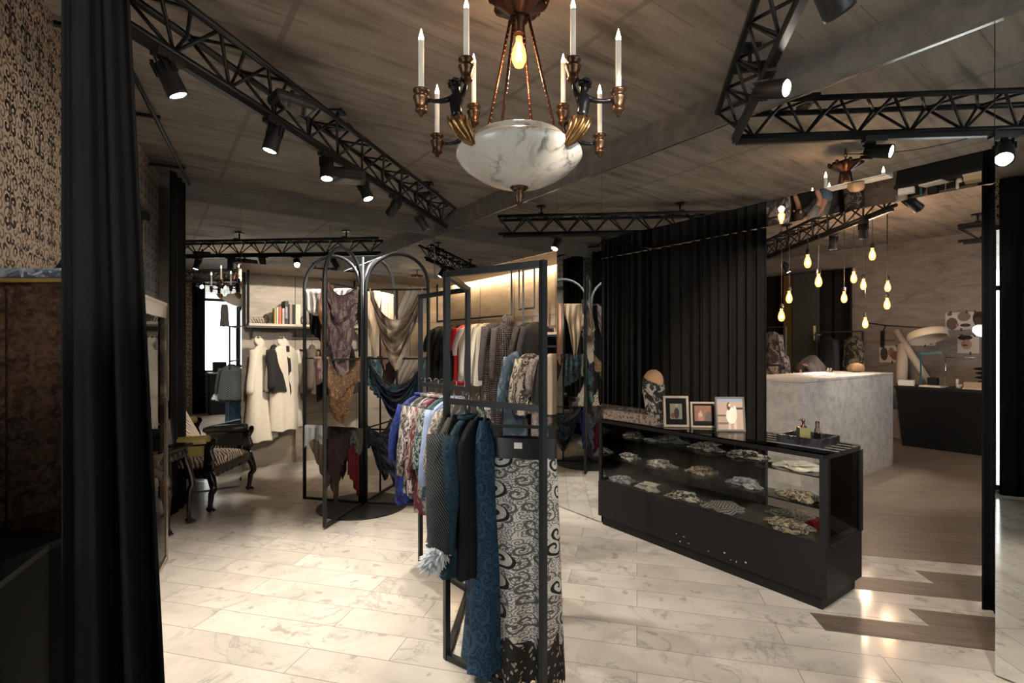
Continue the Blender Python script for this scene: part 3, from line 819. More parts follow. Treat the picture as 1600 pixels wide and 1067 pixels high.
rows = [  # label, d, e, z, material index, w, l
 ('small white print scarf in the glass case, top shelf at the far left end', 3.30, 2.83, 0.741, 0, 0.16, 0.20),
 ('blue-grey scarf with a white knot on the top shelf below the carved tray frames', 3.36, 2.55, 0.741, 1, 0.20, 0.28),
 ('pale print scarf on the top shelf under the black-framed photograph', 3.36, 2.20, 0.741, 0, 0.20, 0.27),
 ('black and white print scarf on the top shelf, middle of the case', 3.34, 1.88, 0.741, 3, 0.20, 0.27),
 ('plain cream scarf on the top shelf at the near corner of the case', 3.30, 1.50, 0.741, 2, 0.20, 0.27),
 ('white print scarf on the middle shelf, far left bay of the glass case', 3.28, 2.86, 0.561, 0, 0.16, 0.20),
 ('white and grey scarf on the middle shelf, second from the far left', 3.28, 2.55, 0.561, 3, 0.18, 0.22),
 ('cream print scarf on the middle shelf, left of the central post', 3.34, 2.22, 0.561, 5, 0.18, 0.22),
 ('blue-white print scarf on the middle shelf, right of the central post', 3.30, 1.86, 0.561, 1, 0.19, 0.24),
 ('gold and black print scarf on the middle shelf, near right end', 3.28, 1.50, 0.561, 5, 0.19, 0.25),
 ('blue-white triangle-folded scarf on the case floor at the far left', 3.22, 2.88, 0.373, 1, 0.17, 0.20),
 ('plain cream folded scarf on the case floor, second from the far left', 3.22, 2.62, 0.373, 2, 0.16, 0.22),
 ('black and cream print scarf on the case floor, third from the far left', 3.24, 2.30, 0.373, 3, 0.19, 0.27),
 ('grey striped scarf on the case floor, middle bay', 3.24, 1.98, 0.373, 4, 0.22, 0.26),
 ('gold leaf print scarf on the case floor at the near right corner', 3.24, 1.55, 0.373, 5, 0.24, 0.28),
 ('white print scarf with red edge at the rear of the case floor, right side', 3.44, 1.62, 0.373, 6, 0.20, 0.26),
]
for i, (lb, d, e, z, mi, w, l) in enumerate(rows):
    folded(lb, d, e, z, fm[mi], w*0.9, l*1.1, 0.036, rz=0.4*sin(i*2.1), seed=20+i, group='folded scarves in the glass case')
o = folded('red scarf lying behind the white print scarf in the case, near right end', 3.40, 1.44, 0.373, F_('bright_red_silk', (0.55,0.015,0.02), kind='plain'), 0.12, 0.16, 0.04, 0.3, 77, 'folded scarves in the glass case')

# ------------------------------------------------------------------ marble counter
ct = thing('marble_counter', 'large block-shaped grey marble sales counter in the back shop', 'counter', DE(6.4, 2.7))
m = MB(); debox(m, 5.21, 7.66, 2.37, 2.40, 0, 1.135); m.build('front_slab', M_COUNTER, ct)
m = MB(); debox(m, 5.21, 5.24, 2.40, 3.07, 0, 1.135); m.build('end_slab', M_COUNTER, ct)
m = MB(); debox(m, 5.21, 7.66, 2.37, 3.07, 1.138, 1.165); m.build('top_slab', M_COUNTER, ct, bevel=0.002)
m = MB(); debox(m, 5.25, 7.64, 2.41, 3.05, 0.0, 1.13); m.build('carcass', M_CASE, ct)

# ------------------------------------------------------------------ zigzag clothes rack in the middle
def rackpost(m, p, z0, z1, w): m.box((p.x, p.y, (z0+z1)/2), (w, w, z1-z0), rz=ANG_N)
RA, RBp, RCp, RD = fl(657, 877), fl(731, 925), fl(698, 1029), Vector((0.130, 2.115, 0))
RA.z = RBp.z = RCp.z = RD.z = 0
RT = 1.86
rack = thing('clothes_rack', 'freestanding zigzag rack of square black tube in the middle of the floor', 'clothes rack', RCp)
for p in (RA, RBp, RCp, RD):
    m = MB(); rackpost(m, p, 0.0, RT, 0.026); m.build('post', M_BLK, rack)
for (a, b) in ((RA, RBp), (RBp, RCp), (RCp, RD)):
    dr = (b-a).normalized()*0.012
    for nm, z in (('top_bar', RT-0.014), ('bottom_bar', 0.0145)):
        m = MB(); m.bar(a+dr+Vector((0,0,z)), b-dr+Vector((0,0,z)), 0.026, 0.028); m.build(nm, M_BLK, rack)
RAILZ = 1.238
for (a, b) in ((RA, RBp), (RCp, RD)):
    m = MB(); m.bar(a+Vector((0,0,RAILZ)), b+Vector((0,0,RAILZ)), 0.016, 0.028); m.build('hanging_rail', M_BLK, rack)

# ------------------------------------------------------------------ arched scarf carousel
CC = fl(567, 790)
caro = thing('scarf_carousel', 'black scarf carousel of four arched frames on a round base plate', 'scarf stand', CC)
MB().lathe([(0.41, 0.0), (0.415, 0.004), (0.41, 0.009)], CC, 48).build('base_plate', M_BLK, caro)
MB().tube([CC + Vector((0,0,0.009)), CC + Vector((0,0,2.34))], 0.012, 10).build('centre_pole', M_BLK, caro)
CR = 0.63; CANG = [radians(a) for a in (166, 76, -6, 258)]
CZ = (2.03, 1.385, 0.72)
def cpt(k, r, z=0.0): return CC + Vector((cos(CANG[k])*r, sin(CANG[k])*r, z))
for k in range(4):
    m = MB(); zt = 2.36; r0, r1 = 0.03, CR; rc_ = (r1-r0)/2; zc = zt - rc_
    pts = [cpt(k, r1, 0.03), cpt(k, r1, zc)]
    for i in range(1, 20):
        an = pi*i/20; pts.append(cpt(k, (r0+r1)/2 + rc_*cos(an), zc + rc_*sin(an)))
    pts += [cpt(k, r0, zc), cpt(k, r0, 0.03)]
    m.tube(pts, 0.0165, 10); m.build('arch', M_BLK, caro)
    m = MB(); m.bar(cpt(k, r0, 0.03), cpt(k, r1+0.012, 0.03), 0.022, 0.022); m.build('foot_bar', M_BLK, caro)
    for z in CZ:
        m = MB(); m.tube([cpt(k, r0, z), cpt(k, r1, z)], 0.009, 8); m.build('cross_bar', M_BLK, caro)
    if k in (1, 2):
        m = MB(); m.tube([cpt(k, 0.33, 0.03), cpt(k, 0.33, 2.03)], 0.010, 8); m.build('middle_upright', M_BLK, caro)

# ------------------------------------------------------------------ scarves
def scarf(label, base, ang, x0, x1, z, L, mode, mat, seed=0, sag=0.0, back=0.25, off=0.0, Le=None, skew=0.0, group='scarves draped on the arched carousel'):
    """hangs over a bar running from base along ang; x0..x1 along the bar"""
    rn = random.Random(seed); ph = [rn.uniform(0, 6.28) for _ in range(8)]
    w = x1-x0; Le = L*0.35 if Le is None else Le
    nf = max(3, int(w/0.06))
    def prof(u, v):
        c = 2*u-1
        if mode == 'swag':      # held at both ends, cowl folds between, pointed tip
            pw = 2.3 - 0.9*v
            zz = -Le*v - (sag + (L-sag-Le)*v)*(1-abs(c)**pw)
            x = c*w/2*(1 - 0.22*(v**2)) + skew*v
            y = 0.042*sin(v*2*pi*3.8+ph[0]+c*0.5)*(1-c*c*0.75)*(0.5+v*0.5) - 0.06*(1-c*c)*(1-v*0.6) + 0.006*sin(ph[1]+c*9)*abs(c)
        elif mode == 'point':   # gathered on the bar, narrowing to one point
            dep = Le + (L-Le)*(1-abs(c-0.0)**0.9)
            zz = -v*dep
            x = c*w/2*(1 - 0.35*v*v) + skew*v + 0.010*sin(6*v+ph[2])
            y = 0.018*sin(c*nf*pi+ph[3])*(0.5+0.5*v) + 0.012*sin(5*v+ph[4])
        else:                   # long folded length, slanted hem
            dep = L*(0.80+0.20*sin(ph[5]+c*1.4))
            zz = -v*dep
            x = c*w/2*(1 + 0.12*v*sin(ph[6])) + skew*v
            y = 0.020*sin(c*nf*pi*1.1+ph[3]+0.6*v)*(0.6+0.4*v)
        return x, y, zz
    ca, sa = cos(ang), sin(ang)
    def P(x, y, zz):
        xx = (x0+x1)/2 + x
        return (base.x + ca*xx - sa*(y+off), base.y + sa*xx + ca*(y+off), z + 0.012 + zz)
    def fn(u, v):
        x, y, zz = prof(u, v); return P(x, y - 0.014, zz)
    def fb(u, v):       # the short side behind the bar
        x, y, zz = prof(u, 0.0)
        c = 2*u-1
        return P(x, 0.014 + 0.010*sin(c*nf*pi+ph[1])*v + y*(1-v)*0.3, zz - v*back*(0.7+0.3*cos(3*c+ph[2])))
    def ft(u, v):
        x, y, zz = prof(u, 0.0); an = pi*v
        return P(x, -0.014*cos(an) + y*(1-v)*0.65 + y*0.3*v, zz + 0.006*sin(an))
    m = MB(); nv = 26
    m.grid(fn, 34, nv, lambda u, v: (u*w*2, v*1.0)); m.grid(ft, 34, 3, lambda u, v: (u*w*2, 0.0)); m.grid(fb, 34, 6, lambda u, v: (u*w*2, v*0.3))
    o = m.build('draped_scarf', mat, None, solid=0.0025)
    return tag(o, label, 'scarf', group)
satin = dict(rough=0.35, sheen=0.0, spec=0.5)
f1 = F_('white_over_black_silk', (0.72,0.70,0.66), kind='plain', split=0.42, csplit=(0.012,0.012,0.014), rough=0.5)
f2 = F_('pink_over_black_silk', (0.60,0.40,0.37), kind='plain', split=0.62, csplit=(0.012,0.012,0.014), rough=0.5)
f3 = F_('silver_over_taupe_silk', (0.62,0.65,0.68), kind='plain', split=0.38, csplit=(0.27,0.215,0.165), rough=0.5)
f4 = F_('mauve_floral_silk', (0.22,0.165,0.15), (0.085,0.05,0.06), 'floral', 9, c3=(0.12,0.09,0.085))
f5 = F_('copper_satin', (0.36,0.17,0.09), (0.2,0.1,0.06), 'wash', 3, c3=(0.28,0.13,0.07), **satin)
f6 = F_('leopard_gold_silk', (0.36,0.22,0.11), (0.05,0.028,0.02), 'leopard', 13, c3=(0.14,0.08,0.05))
f7 = F_('cream_brown_satin', (0.60,0.52,0.41), (0.035,0.024,0.018), 'wash', 3.0, c3=(0.24,0.17,0.12), **satin)
f8 = F_('petrol_iridescent_satin', (0.02,0.12,0.12), (0.008,0.010,0.014), 'wash', 3.0, c3=(0.02,0.03,0.06), rough=0.22, sheen=0.0, spec=0.7)
f9 = F_('cream_satin', (0.66,0.60,0.49), kind='plain', **satin)
f10 = F_('navy_rose_print', (0.045,0.06,0.10), (0.012,0.014,0.022), 'floral', 8, c3=(0.10,0.11,0.13))
f11 = F_('sand_plain_silk', (0.42,0.33,0.24), kind='plain')
f12 = F_('peach_silk', (0.55,0.33,0.25), kind='plain', **satin)
f13 = F_('dark_brown_silk', (0.035,0.024,0.022), kind='plain')
f14 = F_('burgundy_grey_silk', (0.14,0.14,0.13), (0.05,0.05,0.05), 'floral', 7, split=0.30, csplit=(0.13,0.012,0.022))
f15 = F_('teal_print_silk', (0.05,0.16,0.20), (0.03,0.035,0.045), 'floral', 10, c3=(0.12,0.12,0.12))
f16 = F_('brown_cream_painted_silk', (0.52,0.44,0.33), (0.06,0.035,0.03), 'floral', 4, c3=(0.18,0.12,0.08))
f17 = F_('royal_blue_silk', (0.012,0.028,0.16), kind='plain')
A = CANG
scarf('white scarf with black lower half on the top bar, far left of the carousel', CC, A[0], 0.10, 0.60, CZ[0], 0.66, 'hang', f1, 1, off=0.02)
scarf('pink scarf with black lower half on the middle bar, far left of the carousel', CC, A[0], 0.16, 0.52, CZ[1], 0.60, 'hang', f2, 2)
scarf('silver scarf with taupe pointed lower half on the lowest bar, far left', CC, A[0], 0.14, 0.62, CZ[2], 0.64, 'point', f3, 3)
scarf('black and brown scarf behind the mauve one, lowest left of the carousel', CC, A[0], 0.05, 0.34, CZ[2], 0.5, 'point', f13, 4, off=0.03)
scarf('mauve floral scarf hanging to a point, front frame top bar', CC, A[3], 0.10, 0.60, CZ[0]+0.0, 0.86, 'swag', f4, 5, sag=0.10, Le=0.42)
scarf('copper satin scarf beside the mauve floral one on the front frame', CC, A[3], 0.46, 0.62, CZ[0], 0.80, 'point', f5, 6, off=-0.035)
scarf('gold leopard print scarf on the front frame middle bar', CC, A[3], 0.06, 0.60, CZ[1], 0.58, 'swag', f6, 7, sag=0.16, Le=0.22)
scarf('dark brown scarf on the front frame lowest bar', CC, A[3], 0.26, 0.60, CZ[2], 0.62, 'point', f13, 8)
scarf('burgundy scarf with grey top on the front frame lowest bar, near the pole', CC, A[3], 0.02, 0.24, CZ[2], 0.64, 'hang', f14, 9)
scarf('painted brown and cream scarf over the top bar beside the pole', CC, A[0], 0.0, 0.16, CZ[0]+0.0, 0.5, 'hang', f16, 10, off=-0.05)
scarf('cream and brown satin scarf swagged across the right frame top bar', CC, A[2], 0.07, 0.58, CZ[0], 0.78, 'swag', f7, 11, sag=0.30, Le=0.16)
scarf('cream satin end thrown over the right frame top bar', CC, A[2], 0.42, 0.60, CZ[0], 0.34, 'hang', f9, 12, off=0.03, skew=-0.13)
scarf('petrol satin scarf swagged across the right frame middle bar', CC, A[2], 0.06, 0.60, CZ[1], 0.60, 'swag', f8, 13, sag=0.26, Le=0.14)
scarf('cream scarf end thrown over the right frame middle bar', CC, A[2], 0.40, 0.56, CZ[1], 0.28, 'hang', f9, 14, off=0.03, skew=-0.12)
scarf('navy rose print scarf on the right frame lowest bar', CC, A[2], 0.04, 0.56, CZ[2], 0.60, 'swag', f10, 15, sag=0.08, Le=0.2, skew=0.10)
scarf('royal blue scarf at the outer end of the right frame lowest bar', CC, A[2], 0.46, 0.62, CZ[2]+0.0, 0.55, 'hang', f17, 16, off=0.04)
scarf('sand coloured scarf on the rear frame top bar', CC, A[1], 0.05, 0.32, CZ[0], 0.78, 'point', f11, 17)
scarf('peach satin scarf on the rear frame top bar', CC, A[1], 0.34, 0.60, CZ[0], 0.80, 'hang', f12, 18)
scarf('teal print scarf on the rear frame middle bar beside the pole', CC, A[1], 0.02, 0.30, CZ[1], 0.42, 'hang', f15, 19)
scarf('dark brown scarf on the rear frame middle bar', CC, A[1], 0.32, 0.60, CZ[1], 0.56, 'point', f13, 20)
scarf('navy print scarf on the rear frame lowest bar', CC, A[1], 0.10, 0.56, CZ[2], 0.58, 'swag', f10, 21, sag=0.1, Le=0.2)

# ------------------------------------------------------------------ garments and hangers
M_HANG = plain('black_velvet_hanger', (0.012, 0.012, 0.012), 0.7)
ZT = 0.10
def hanger(label, top, rz, w=0.42, group=None, clip=False):
    """top = centre of the rail it hangs on"""
    m = MB(); pts = []
    for i in range(9):
        an = -0.5 + (pi+0.9)*i/8
        pts.append((0.0 + 0.016*cos(an), 0, 0.016*sin(an)-0.002))
    pts = pts[::-1][:]; pts = [(0.0, 0, -0.10), (0.0, 0, -0.04), (0.012, 0, -0.016)] + [(0.017*cos(a), 0, 0.017*sin(a)) for a in [-0.6+0.42*i for i in range(9)]]
    m.tube(pts, 0.002, 6)
    hk = m
    b = MB()
    if clip:
        b.bar((-w/2, 0, -0.115), (w/2, 0, -0.115), 0.012, 0.014); b.bar((0,0,-0.08), (0,0,-0.12), 0.012, 0.012)
        for s in (-1, 1): b.box((s*w*0.40, 0, -0.135), (0.026, 0.022, 0.045))
    else:
        b.tube([(-w/2, 0, -ZT-0.073), (-w*0.28, 0, -ZT-0.036), (-0.03, 0, -ZT-0.004), (0, 0, -ZT+0.004), (0.03, 0, -ZT-0.004), (w*0.28, 0, -ZT-0.036), (w/2, 0, -ZT-0.073)], [0.007,0.008,0.008,0.008,0.008,0.008,0.007], 8)
        b.tube([(-w/2+0.01, 0, -ZT-0.075), (w/2-0.01, 0, -ZT-0.075)], 0.004, 6)
    th = thing('clothes_hanger', label, 'hanger', (0,0,0), group)
    hk.build('hook', M_CHROME, th); b.build('arms', M_HANG, th)
    place(th, Vector(top), rz)
    return th
def garment(name, label, cat, top, rz, mat, L=0.70, w=0.42, hem=None, sleeve=0.45, flare=0.0, thick=0.10, seed=0, group=None,
            hood=False, belt=None, collar=None, waist=1.0, sl_r=0.055, sl_out=0.09, open_front=None, trim=None, hang_label=None, yoff=0.0, matsleeve=None):
    rn = random.Random(seed); ph = [rn.uniform(0, 6.28) for _ in range(8)]
    hem = hem or w*1.05
    th = thing(name, label, cat, (0,0,0), group)
    NSEG = 32
    def fn(u, v):
        a = 2*pi*u
        zt = -ZT
        if v < 0.12:
            q = v/0.12; hw = 0.055 + (w/2-0.055)*q**0.75; z = zt - 0.085*q**1.1; dp = 0.022 + 0.028*q
        else:
            q = (v-0.12)/0.88; hw = (w/2)*(1 - (1-waist)*sin(pi*min(1, q*1.3))) * (1-q) + hem/2*q*(1.0) + 0.0
            hw *= (1 - (1-waist)*exp_bell(q, 0.42, 0.16)); z = zt - 0.085 - (L-0.085)*q
            dp = 0.05 + (thick/2-0.01)*q*1.0 + 0.006
        fold = 1 + (0.06 + 0.22*max(0, v-0.15)) * sin(7*a + ph[0] + 0.8*sin(3*v+ph[1])) * (0.5+0.5*sin(2*a+ph[2])**2)
        x = hw*cos(a)*(1+0.02*sin(5*v+ph[3])); y = dp*sin(a)*fold + 0.012*sin(4*v+ph[4])*v
        return (x, y, z + 0.008*sin(6*a+ph[5])*v)
    m = MB(); m.grid(fn, NSEG, 30, lambda u, v: (u*2*w*1.2, v*L), closed=True)
    m.build('body', mat, th)
    ms = matsleeve or mat
    if sleeve > 0:
        for s in (-1, 1):
            x0 = s*(w/2-0.03); pts = []; rs = []
            for i in range(10):
                q = i/9
                pts.append((x0 + s*sl_out*sin(q*1.7)*1.0, 0.01*sin(4*q+ph[6]) , -ZT-0.063 - sleeve*q))
                rs.append(sl_r*(0.95 - 0.25*q) * (1+0.05*sin(9*q+ph[7])))
            m = MB(); m.tube(pts, rs, 12, sq=0.62)
            m.build('sleeve', ms, th)
    if collar:
        m = MB(); m.tube([(0.058*cos(a), 0.030*sin(a), -ZT+0.004) for a in [2*pi*i/14 for i in range(15)]], 0.011, 8); m.build('collar', collar, th)
    if hood:
        def fh(u, v):
            a = 2*pi*u; r = 0.085*sin(pi*min(0.98, 0.10+v*0.9))**0.6
            return (r*cos(a)*1.0, 0.055*sin(a)*sin(pi*(0.1+v*0.85))**0.5 + 0.04*v, -ZT-0.038 + 0.13*v + 0.012*sin(3*a))
        m = MB(); m.grid(fh, 20, 10, lambda u, v: (u*0.5, v*0.2), closed=True); m.build('hood', mat, th)
    if belt:
        q = 0.42; z = -ZT-0.085-(L-0.085)*q; hw = (w/2)*(1-q)+hem/2*q
        m = MB(); m.tube([(hw*waist*1.03*cos(a), (0.06+thick*0.22)*sin(a), z) for a in [2*pi*i/20 for i in range(21)]], 0.016, 6)
        m.tube([(0.01, -0.075, z), (0.02, -0.082, z-0.12), (0.015, -0.08, z-0.26)], 0.012, 6)
        m.build('belt', belt, th)
    if open_front:      # placket in another cloth down the front
        m = MB(); m.grid(lambda u, v: ((u-0.5)*0.05, -0.035 - (thick/2)*v - 0.012 + 0.004*sin(20*v), -ZT-0.013 - (L-0.03)*v), 2, 16); m.build('front_edge', open_front, th, solid=0.004)
    if trim:            # hem band
        z = -ZT-L
        m = MB(); m.grid(lambda u, v: (hem/2*1.01*cos(2*pi*u)*1.0, (0.056+thick/2-0.01)*sin(2*pi*u)*1.06, z+0.03-0.035*v), NSEG, 1, closed=True); m.build('hem_band', trim, th, solid=0.003)
    place(th, Vector(top), rz)
    if hang_label: hanger(hang_label, top, rz, w*0.95)
    return th
def exp_bell(q, c, s): return math.exp(-((q-c)/s)**2)
def along(a, b, t, z): 
    p = a + (b-a)*t; return Vector((p.x, p.y, z))
# left half of the zigzag rack: shirts and blouses
dAB = (RBp-RA).normalized(); rzAB = atan2(dAB.y, dAB.x) + pi/2
HZ = RAILZ + 0.030
g1 = F_('royal_blue_print_cloth', (0.015,0.035,0.20), (0.01,0.015,0.07), 'floral', 8, c3=(0.03,0.06,0.28))
g2 = F_('olive_floral_cloth', (0.34,0.31,0.27), (0.045,0.05,0.05), 'floral', 10, c3=(0.12,0.12,0.11))
g3 = F_('lilac_brush_print_cloth', (0.52,0.47,0.46), (0.05,0.045,0.05), 'floral', 7, c3=(0.34,0.30,0.33))
g4 = F_('wine_print_cloth', (0.30,0.27,0.24), (0.12,0.02,0.03), 'floral', 8, c3=(0.06,0.08,0.09))
g5 = F_('teal_black_print_cloth', (0.36,0.36,0.32), (0.02,0.05,0.06), 'floral', 12, c3=(0.05,0.14,0.15))
g6 = F_('pale_blue_hatched_cloth', (0.36,0.45,0.58), (0.08,0.15,0.42), 'stripe', 14, c3=(0.5,0.55,0.6))
g7 = F_('beige_print_cloth', (0.42,0.38,0.33), (0.10,0.09,0.08), 'floral', 10, c3=(0.25,0.22,0.2))
shirts = [
 (0.06, g1, 0.72, 'royal blue blouse, first on the left half of the zigzag rack'),
 (0.20, g2, 0.62, 'olive floral blouse next to the royal blue one'),
 (0.36, g3, 0.64, 'lilac brush-print blouse between olive and wine ones'),
 (0.48, g4, 0.72, 'wine red print blouse behind the pale blue hatched one'),
 (0.60, g5, 0.60, 'teal and black print blouse on the zigzag rack'),
 (0.74, g6, 0.48, 'pale blue hatched blouse, brightest blue on the zigzag rack'),
 (0.90, g7, 0.56, 'beige print blouse, last on the left half of the zigzag rack'),
]
for i, (t_, mt, L, lb) in enumerate(shirts):
    p = along(RA, RBp, t_, HZ)
    garment('blouse', lb, 'blouse', p, rzAB + 0.10*sin(i*1.9), mt, L=L, w=0.38, hem=0.40, sleeve=0.36+0.08*(i % 2), thick=0.085, seed=100+i, group='blouses on the left half of the zigzag rack', collar=mt, sl_r=0.05, sl_out=0.07,
            hang_label='black velvet hanger carrying the ' + lb.split(',')[0].split(' next')[0].split(' between')[0].split(' behind')[0].split(' on the')[0])
# right half of the zigzag rack
dCD = (RD-RCp).normalized(); rzCD = radians(72)
h1 = F_('black_white_herringbone_cloth', (0.010,0.010,0.012), (0.11,0.115,0.12), 'stripe', 20)
h2 = F_('petrol_denim_scroll_cloth', (0.008,0.026,0.040), (0.022,0.055,0.075), 'scroll', 11, c3=(0.08,0.16,0.2))
h3 = F_('navy_lining_cloth', (0.005,0.006,0.010), kind='plain')
h4 = F_('bright_denim_scroll_cloth', (0.007,0.024,0.048), (0.025,0.07,0.12), 'scroll', 11)
h5 = F_('black_white_ironwork_cloth', (0.50,0.49,0.46), (0.014,0.014,0.014), 'scroll', 13, rough=0.7)
p = along(RCp, RD, 0.08, HZ)
garment('striped_coat', 'black and white herringbone coat with white fur cuff on the right half of the rack', 'coat', p, rzCD+0.15, h1, L=0.60, w=0.38, hem=0.46, sleeve=0.50, sl_r=0.07, sl_out=0.10, thick=0.10, seed=130, hang_label='black hanger carrying the herringbone coat')
# white fur cuff turned back on its near sleeve
cuff = MB()
rn = random.Random(6)
cp = p + Vector((cos(rzCD+0.15)*-0.29, sin(rzCD+0.15)*-0.27, -0.66))
cuff.lathe([(0.028, -0.050), (0.036, -0.035), (0.038, 0.0), (0.034, 0.03), (0.026, 0.045)], cp, 18, Matrix.Rotation(0.5, 3, 'Y'))
for q in range(170):
    a_ = rn.uniform(0, 2*pi); h_ = rn.uniform(-0.045, 0.045)
    d_ = Vector((cos(a_), sin(a_), 0)); base_ = Matrix.Rotation(0.5, 3, 'Y') @ (d_*0.034 + Vector((0,0,h_)))
    tip_ = Matrix.Rotation(0.5, 3, 'Y') @ (d_*rn.uniform(0.048,0.062) + Vector((rn.uniform(-.01,.01), rn.uniform(-.01,.01), h_ - rn.uniform(0.005, 0.03))))
    cuff.tube([cp + base_, cp + tip_], [0.008, 0.001], 5)
cf = cuff.build('fur_cuff', plain('white_fur', (0.72,0.76,0.80), 0.9, var=0.1, scale=120), None)
tag(cf, 'fluffy white fur cuff at the end of the herringbone coat sleeve', 'cuff')
p = along(RCp, RD, 0.24, HZ)
garment('denim_jacket', 'petrol blue scroll-pattern jacket beside the herringbone coat', 'jacket', p, rzCD-0.06, h2, L=0.66, w=0.36, hem=0.42, sleeve=0.48, sl_r=0.058, sl_out=0.06, thick=0.10, seed=131, collar=h2, hang_label='black hanger carrying the petrol jacket')
p = along(RCp, RD, 0.35, HZ)
garment('navy_vest', 'dark navy vest between the petrol jacket and the denim coat', 'vest', p, rzCD, h3, L=0.66, w=0.36, sleeve=0, thick=0.08, seed=132, hang_label='black hanger carrying the navy vest')
p = along(RCp, RD, 0.43, HZ)
garment('denim_coat', 'long bright denim coat with swirled pattern behind the ironwork skirt', 'coat', p, radians(86), h4, L=1.08, w=0.26, hem=0.30, sleeve=0, thick=0.09, seed=133, hang_label='black hanger carrying the long denim coat')
# the long skirt hangs parallel to the rail end, facing the camera
def skirt(label, c, rz, w0, w1, ztop, zbot, mat, band, hemmat, seed=0, nf=7):
    rn = random.Random(seed); ph = [rn.uniform(0, 6.28) for _ in range(6)]
    th = thing('long_skirt', label, 'skirt', (0,0,0))
    H = ztop-zbot
    def fn(u, v):
        a = 2*pi*u; hw = (w0 + (w1-w0)*v**0.8)/2
        dp = 0.036 + 0.026*v
        f = 1 + 0.55*(0.25+0.75*v)*sin(nf*a+ph[0]+0.4*sin(2*v))
        return (hw*cos(a)*(1+0.015*sin(nf*a)), dp*sin(a)*f, ztop - 0.085 - (H-0.085-0.16)*v)
    m = MB(); m.grid(fn, 84, 26, lambda u, v: (u*(w0+w1)*1.05, v*H), closed=True); m.build('skirt_cloth', mat, th)
    def fb(u, v):
        a = 2*pi*u; return (w0/2*1.01*cos(a), 0.038*sin(a), ztop - 0.090*v)
    m = MB(); m.grid(fb, 40, 2, closed=True); m.build('waistband', band, th)
    def fh(u, v):
        x, y, z = fn(u, 1.0); a = 2*pi*u
        return (x*(1+0.05*v), y*(1+0.08*v), z + 0.05*(1-v)*(0.5+0.5*sin(9*a)) - 0.16*v + 0.012*sin(23*a)*v)
    m = MB(); m.grid(fh, 84, 6, lambda u, v: (u*1.2, v*0.2), closed=True); m.build('lace_hem', hemmat, th)
    m = MB(); m.box((-0.02, -0.041, ztop-0.03), (0.035, 0.002, 0.026)); m.build('size_tag', M_PAPER, th)
    place(th, c, rz)
    return th
lace = F_('black_lace_cloth', (0.012,0.012,0.012), (0.30,0.24,0.19), 'leopard', 16, c3=(0.02,0.02,0.02))
SKC = Vector((0.052, 2.225, 0))
skirt('long black and white ironwork-print skirt with black waistband and lace hem', SKC, -0.14, 0.285, 0.345, 1.10, 0.05, h5, plain('black_satin_band', (0.012,0.012,0.012), 0.45), lace, 3)
hanger('black clip hanger holding the ironwork-print skirt', (SKC.x, SKC.y-0.03, RAILZ+0.028), -0.18, 0.30, clip=True)

# ------------------------------------------------------------------ clothes in the stone niche, right wall
def frame_rail(label, d, e0, e1, z, top=LINT, name='niche_clothes_rail'):
    th = thing(name, label, 'clothes rail', DE(d, (e0+e1)/2, z))
    MB().bar(DE(d, e0, z), DE(d, e1, z), 0.02, 0.022).build('rail', M_BLK, th)
    for e in (e0, e1): MB().bar(DE(d, e, z), DE(d, e, top), 0.022, 0.022).build('hanging_post', M_BLK, th)
    return th
frame_rail('high black clothes rail in front of the far right stone niche', 3.42, 4.75, 6.60, 1.86)
frame_rail('lower black clothes rail at the near end of the right stone niche', 3.40, 3.70, 4.50, 1.50)
# rectangular black frame hanging from the niche ceiling
hf = MB()
for e in (4.75-0.12, 4.35): hf.bar(DE(3.44, e, 1.92), DE(3.44, e, LINT), 0.018, 0.018)
hf.bar(DE(3.44, 4.63, 1.92), DE(3.44, 4.35, 1.92), 0.018, 0.018)
tag(hf.build('display_rail', M_BLK), 'empty thin black rectangle hanging before the lit stone wall', 'rail')
bt = plain('black_jersey', (0.012,0.012,0.013), 0.85); rd = plain('scarlet_cotton', (0.62,0.012,0.016), 0.7); wt = plain('white_cotton', (0.70,0.68,0.64), 0.75)
HR = 1.86 + 0.026
for i in range(4):
    garment('black_shirt', ['plain black shirt, farthest from the red one on the niche rail', 'plain black shirt, third left of the red one', 'plain black shirt, second left of the red one', 'plain black shirt directly left of the red one'][i], 'shirt',
        DE(3.42, 6.45-0.17*i, HR), ANG_N, bt, L=0.76, w=0.42, sleeve=0.30+0.05*(i % 3), seed=200+i, group='black shirts on the niche rail', thick=0.12)
garment('red_shirt', 'scarlet red short-sleeved shirt on the niche rail', 'shirt', DE(3.42, 5.74, HR), ANG_N+0.1, rd, L=0.78, w=0.42, sleeve=0.28, seed=210, thick=0.13)
garment('white_shirt', 'white shirt with a red hem beside the scarlet shirt', 'shirt', DE(3.42, 5.60, HR), ANG_N, wt, L=0.76, w=0.42, sleeve=0.34, seed=211, trim=rd, thick=0.11)
garment('white_shirt', 'middle one of three white shirts on the niche rail', 'shirt', DE(3.42, 5.44, HR), ANG_N, wt, L=0.74, w=0.42, sleeve=0.60, seed=212, thick=0.11)
garment('white_shirt', 'cream long-sleeved shirt beside the grey patterned dress', 'shirt', DE(3.42, 5.24, HR), ANG_N, plain('cream_cotton', (0.60,0.57,0.50), 0.75), L=0.76, w=0.42, sleeve=0.62, seed=213, thick=0.12)
dg = F_('grey_brown_knit_pattern', (0.075,0.062,0.058), (0.018,0.015,0.017), 'check', 14, c3=(0.16,0.135,0.125), rough=0.9)
garment('patterned_dress', 'grey-brown patterned long dress with tied belt, nearer the white shirts', 'dress', DE(3.36, 4.98, HR), ANG_N+0.15, dg, L=1.28, w=0.42, hem=0.44, sleeve=0.62, belt=dg, seed=220, thick=0.20, sl_r=0.06, sl_out=0.05, group='grey-brown patterned dresses')
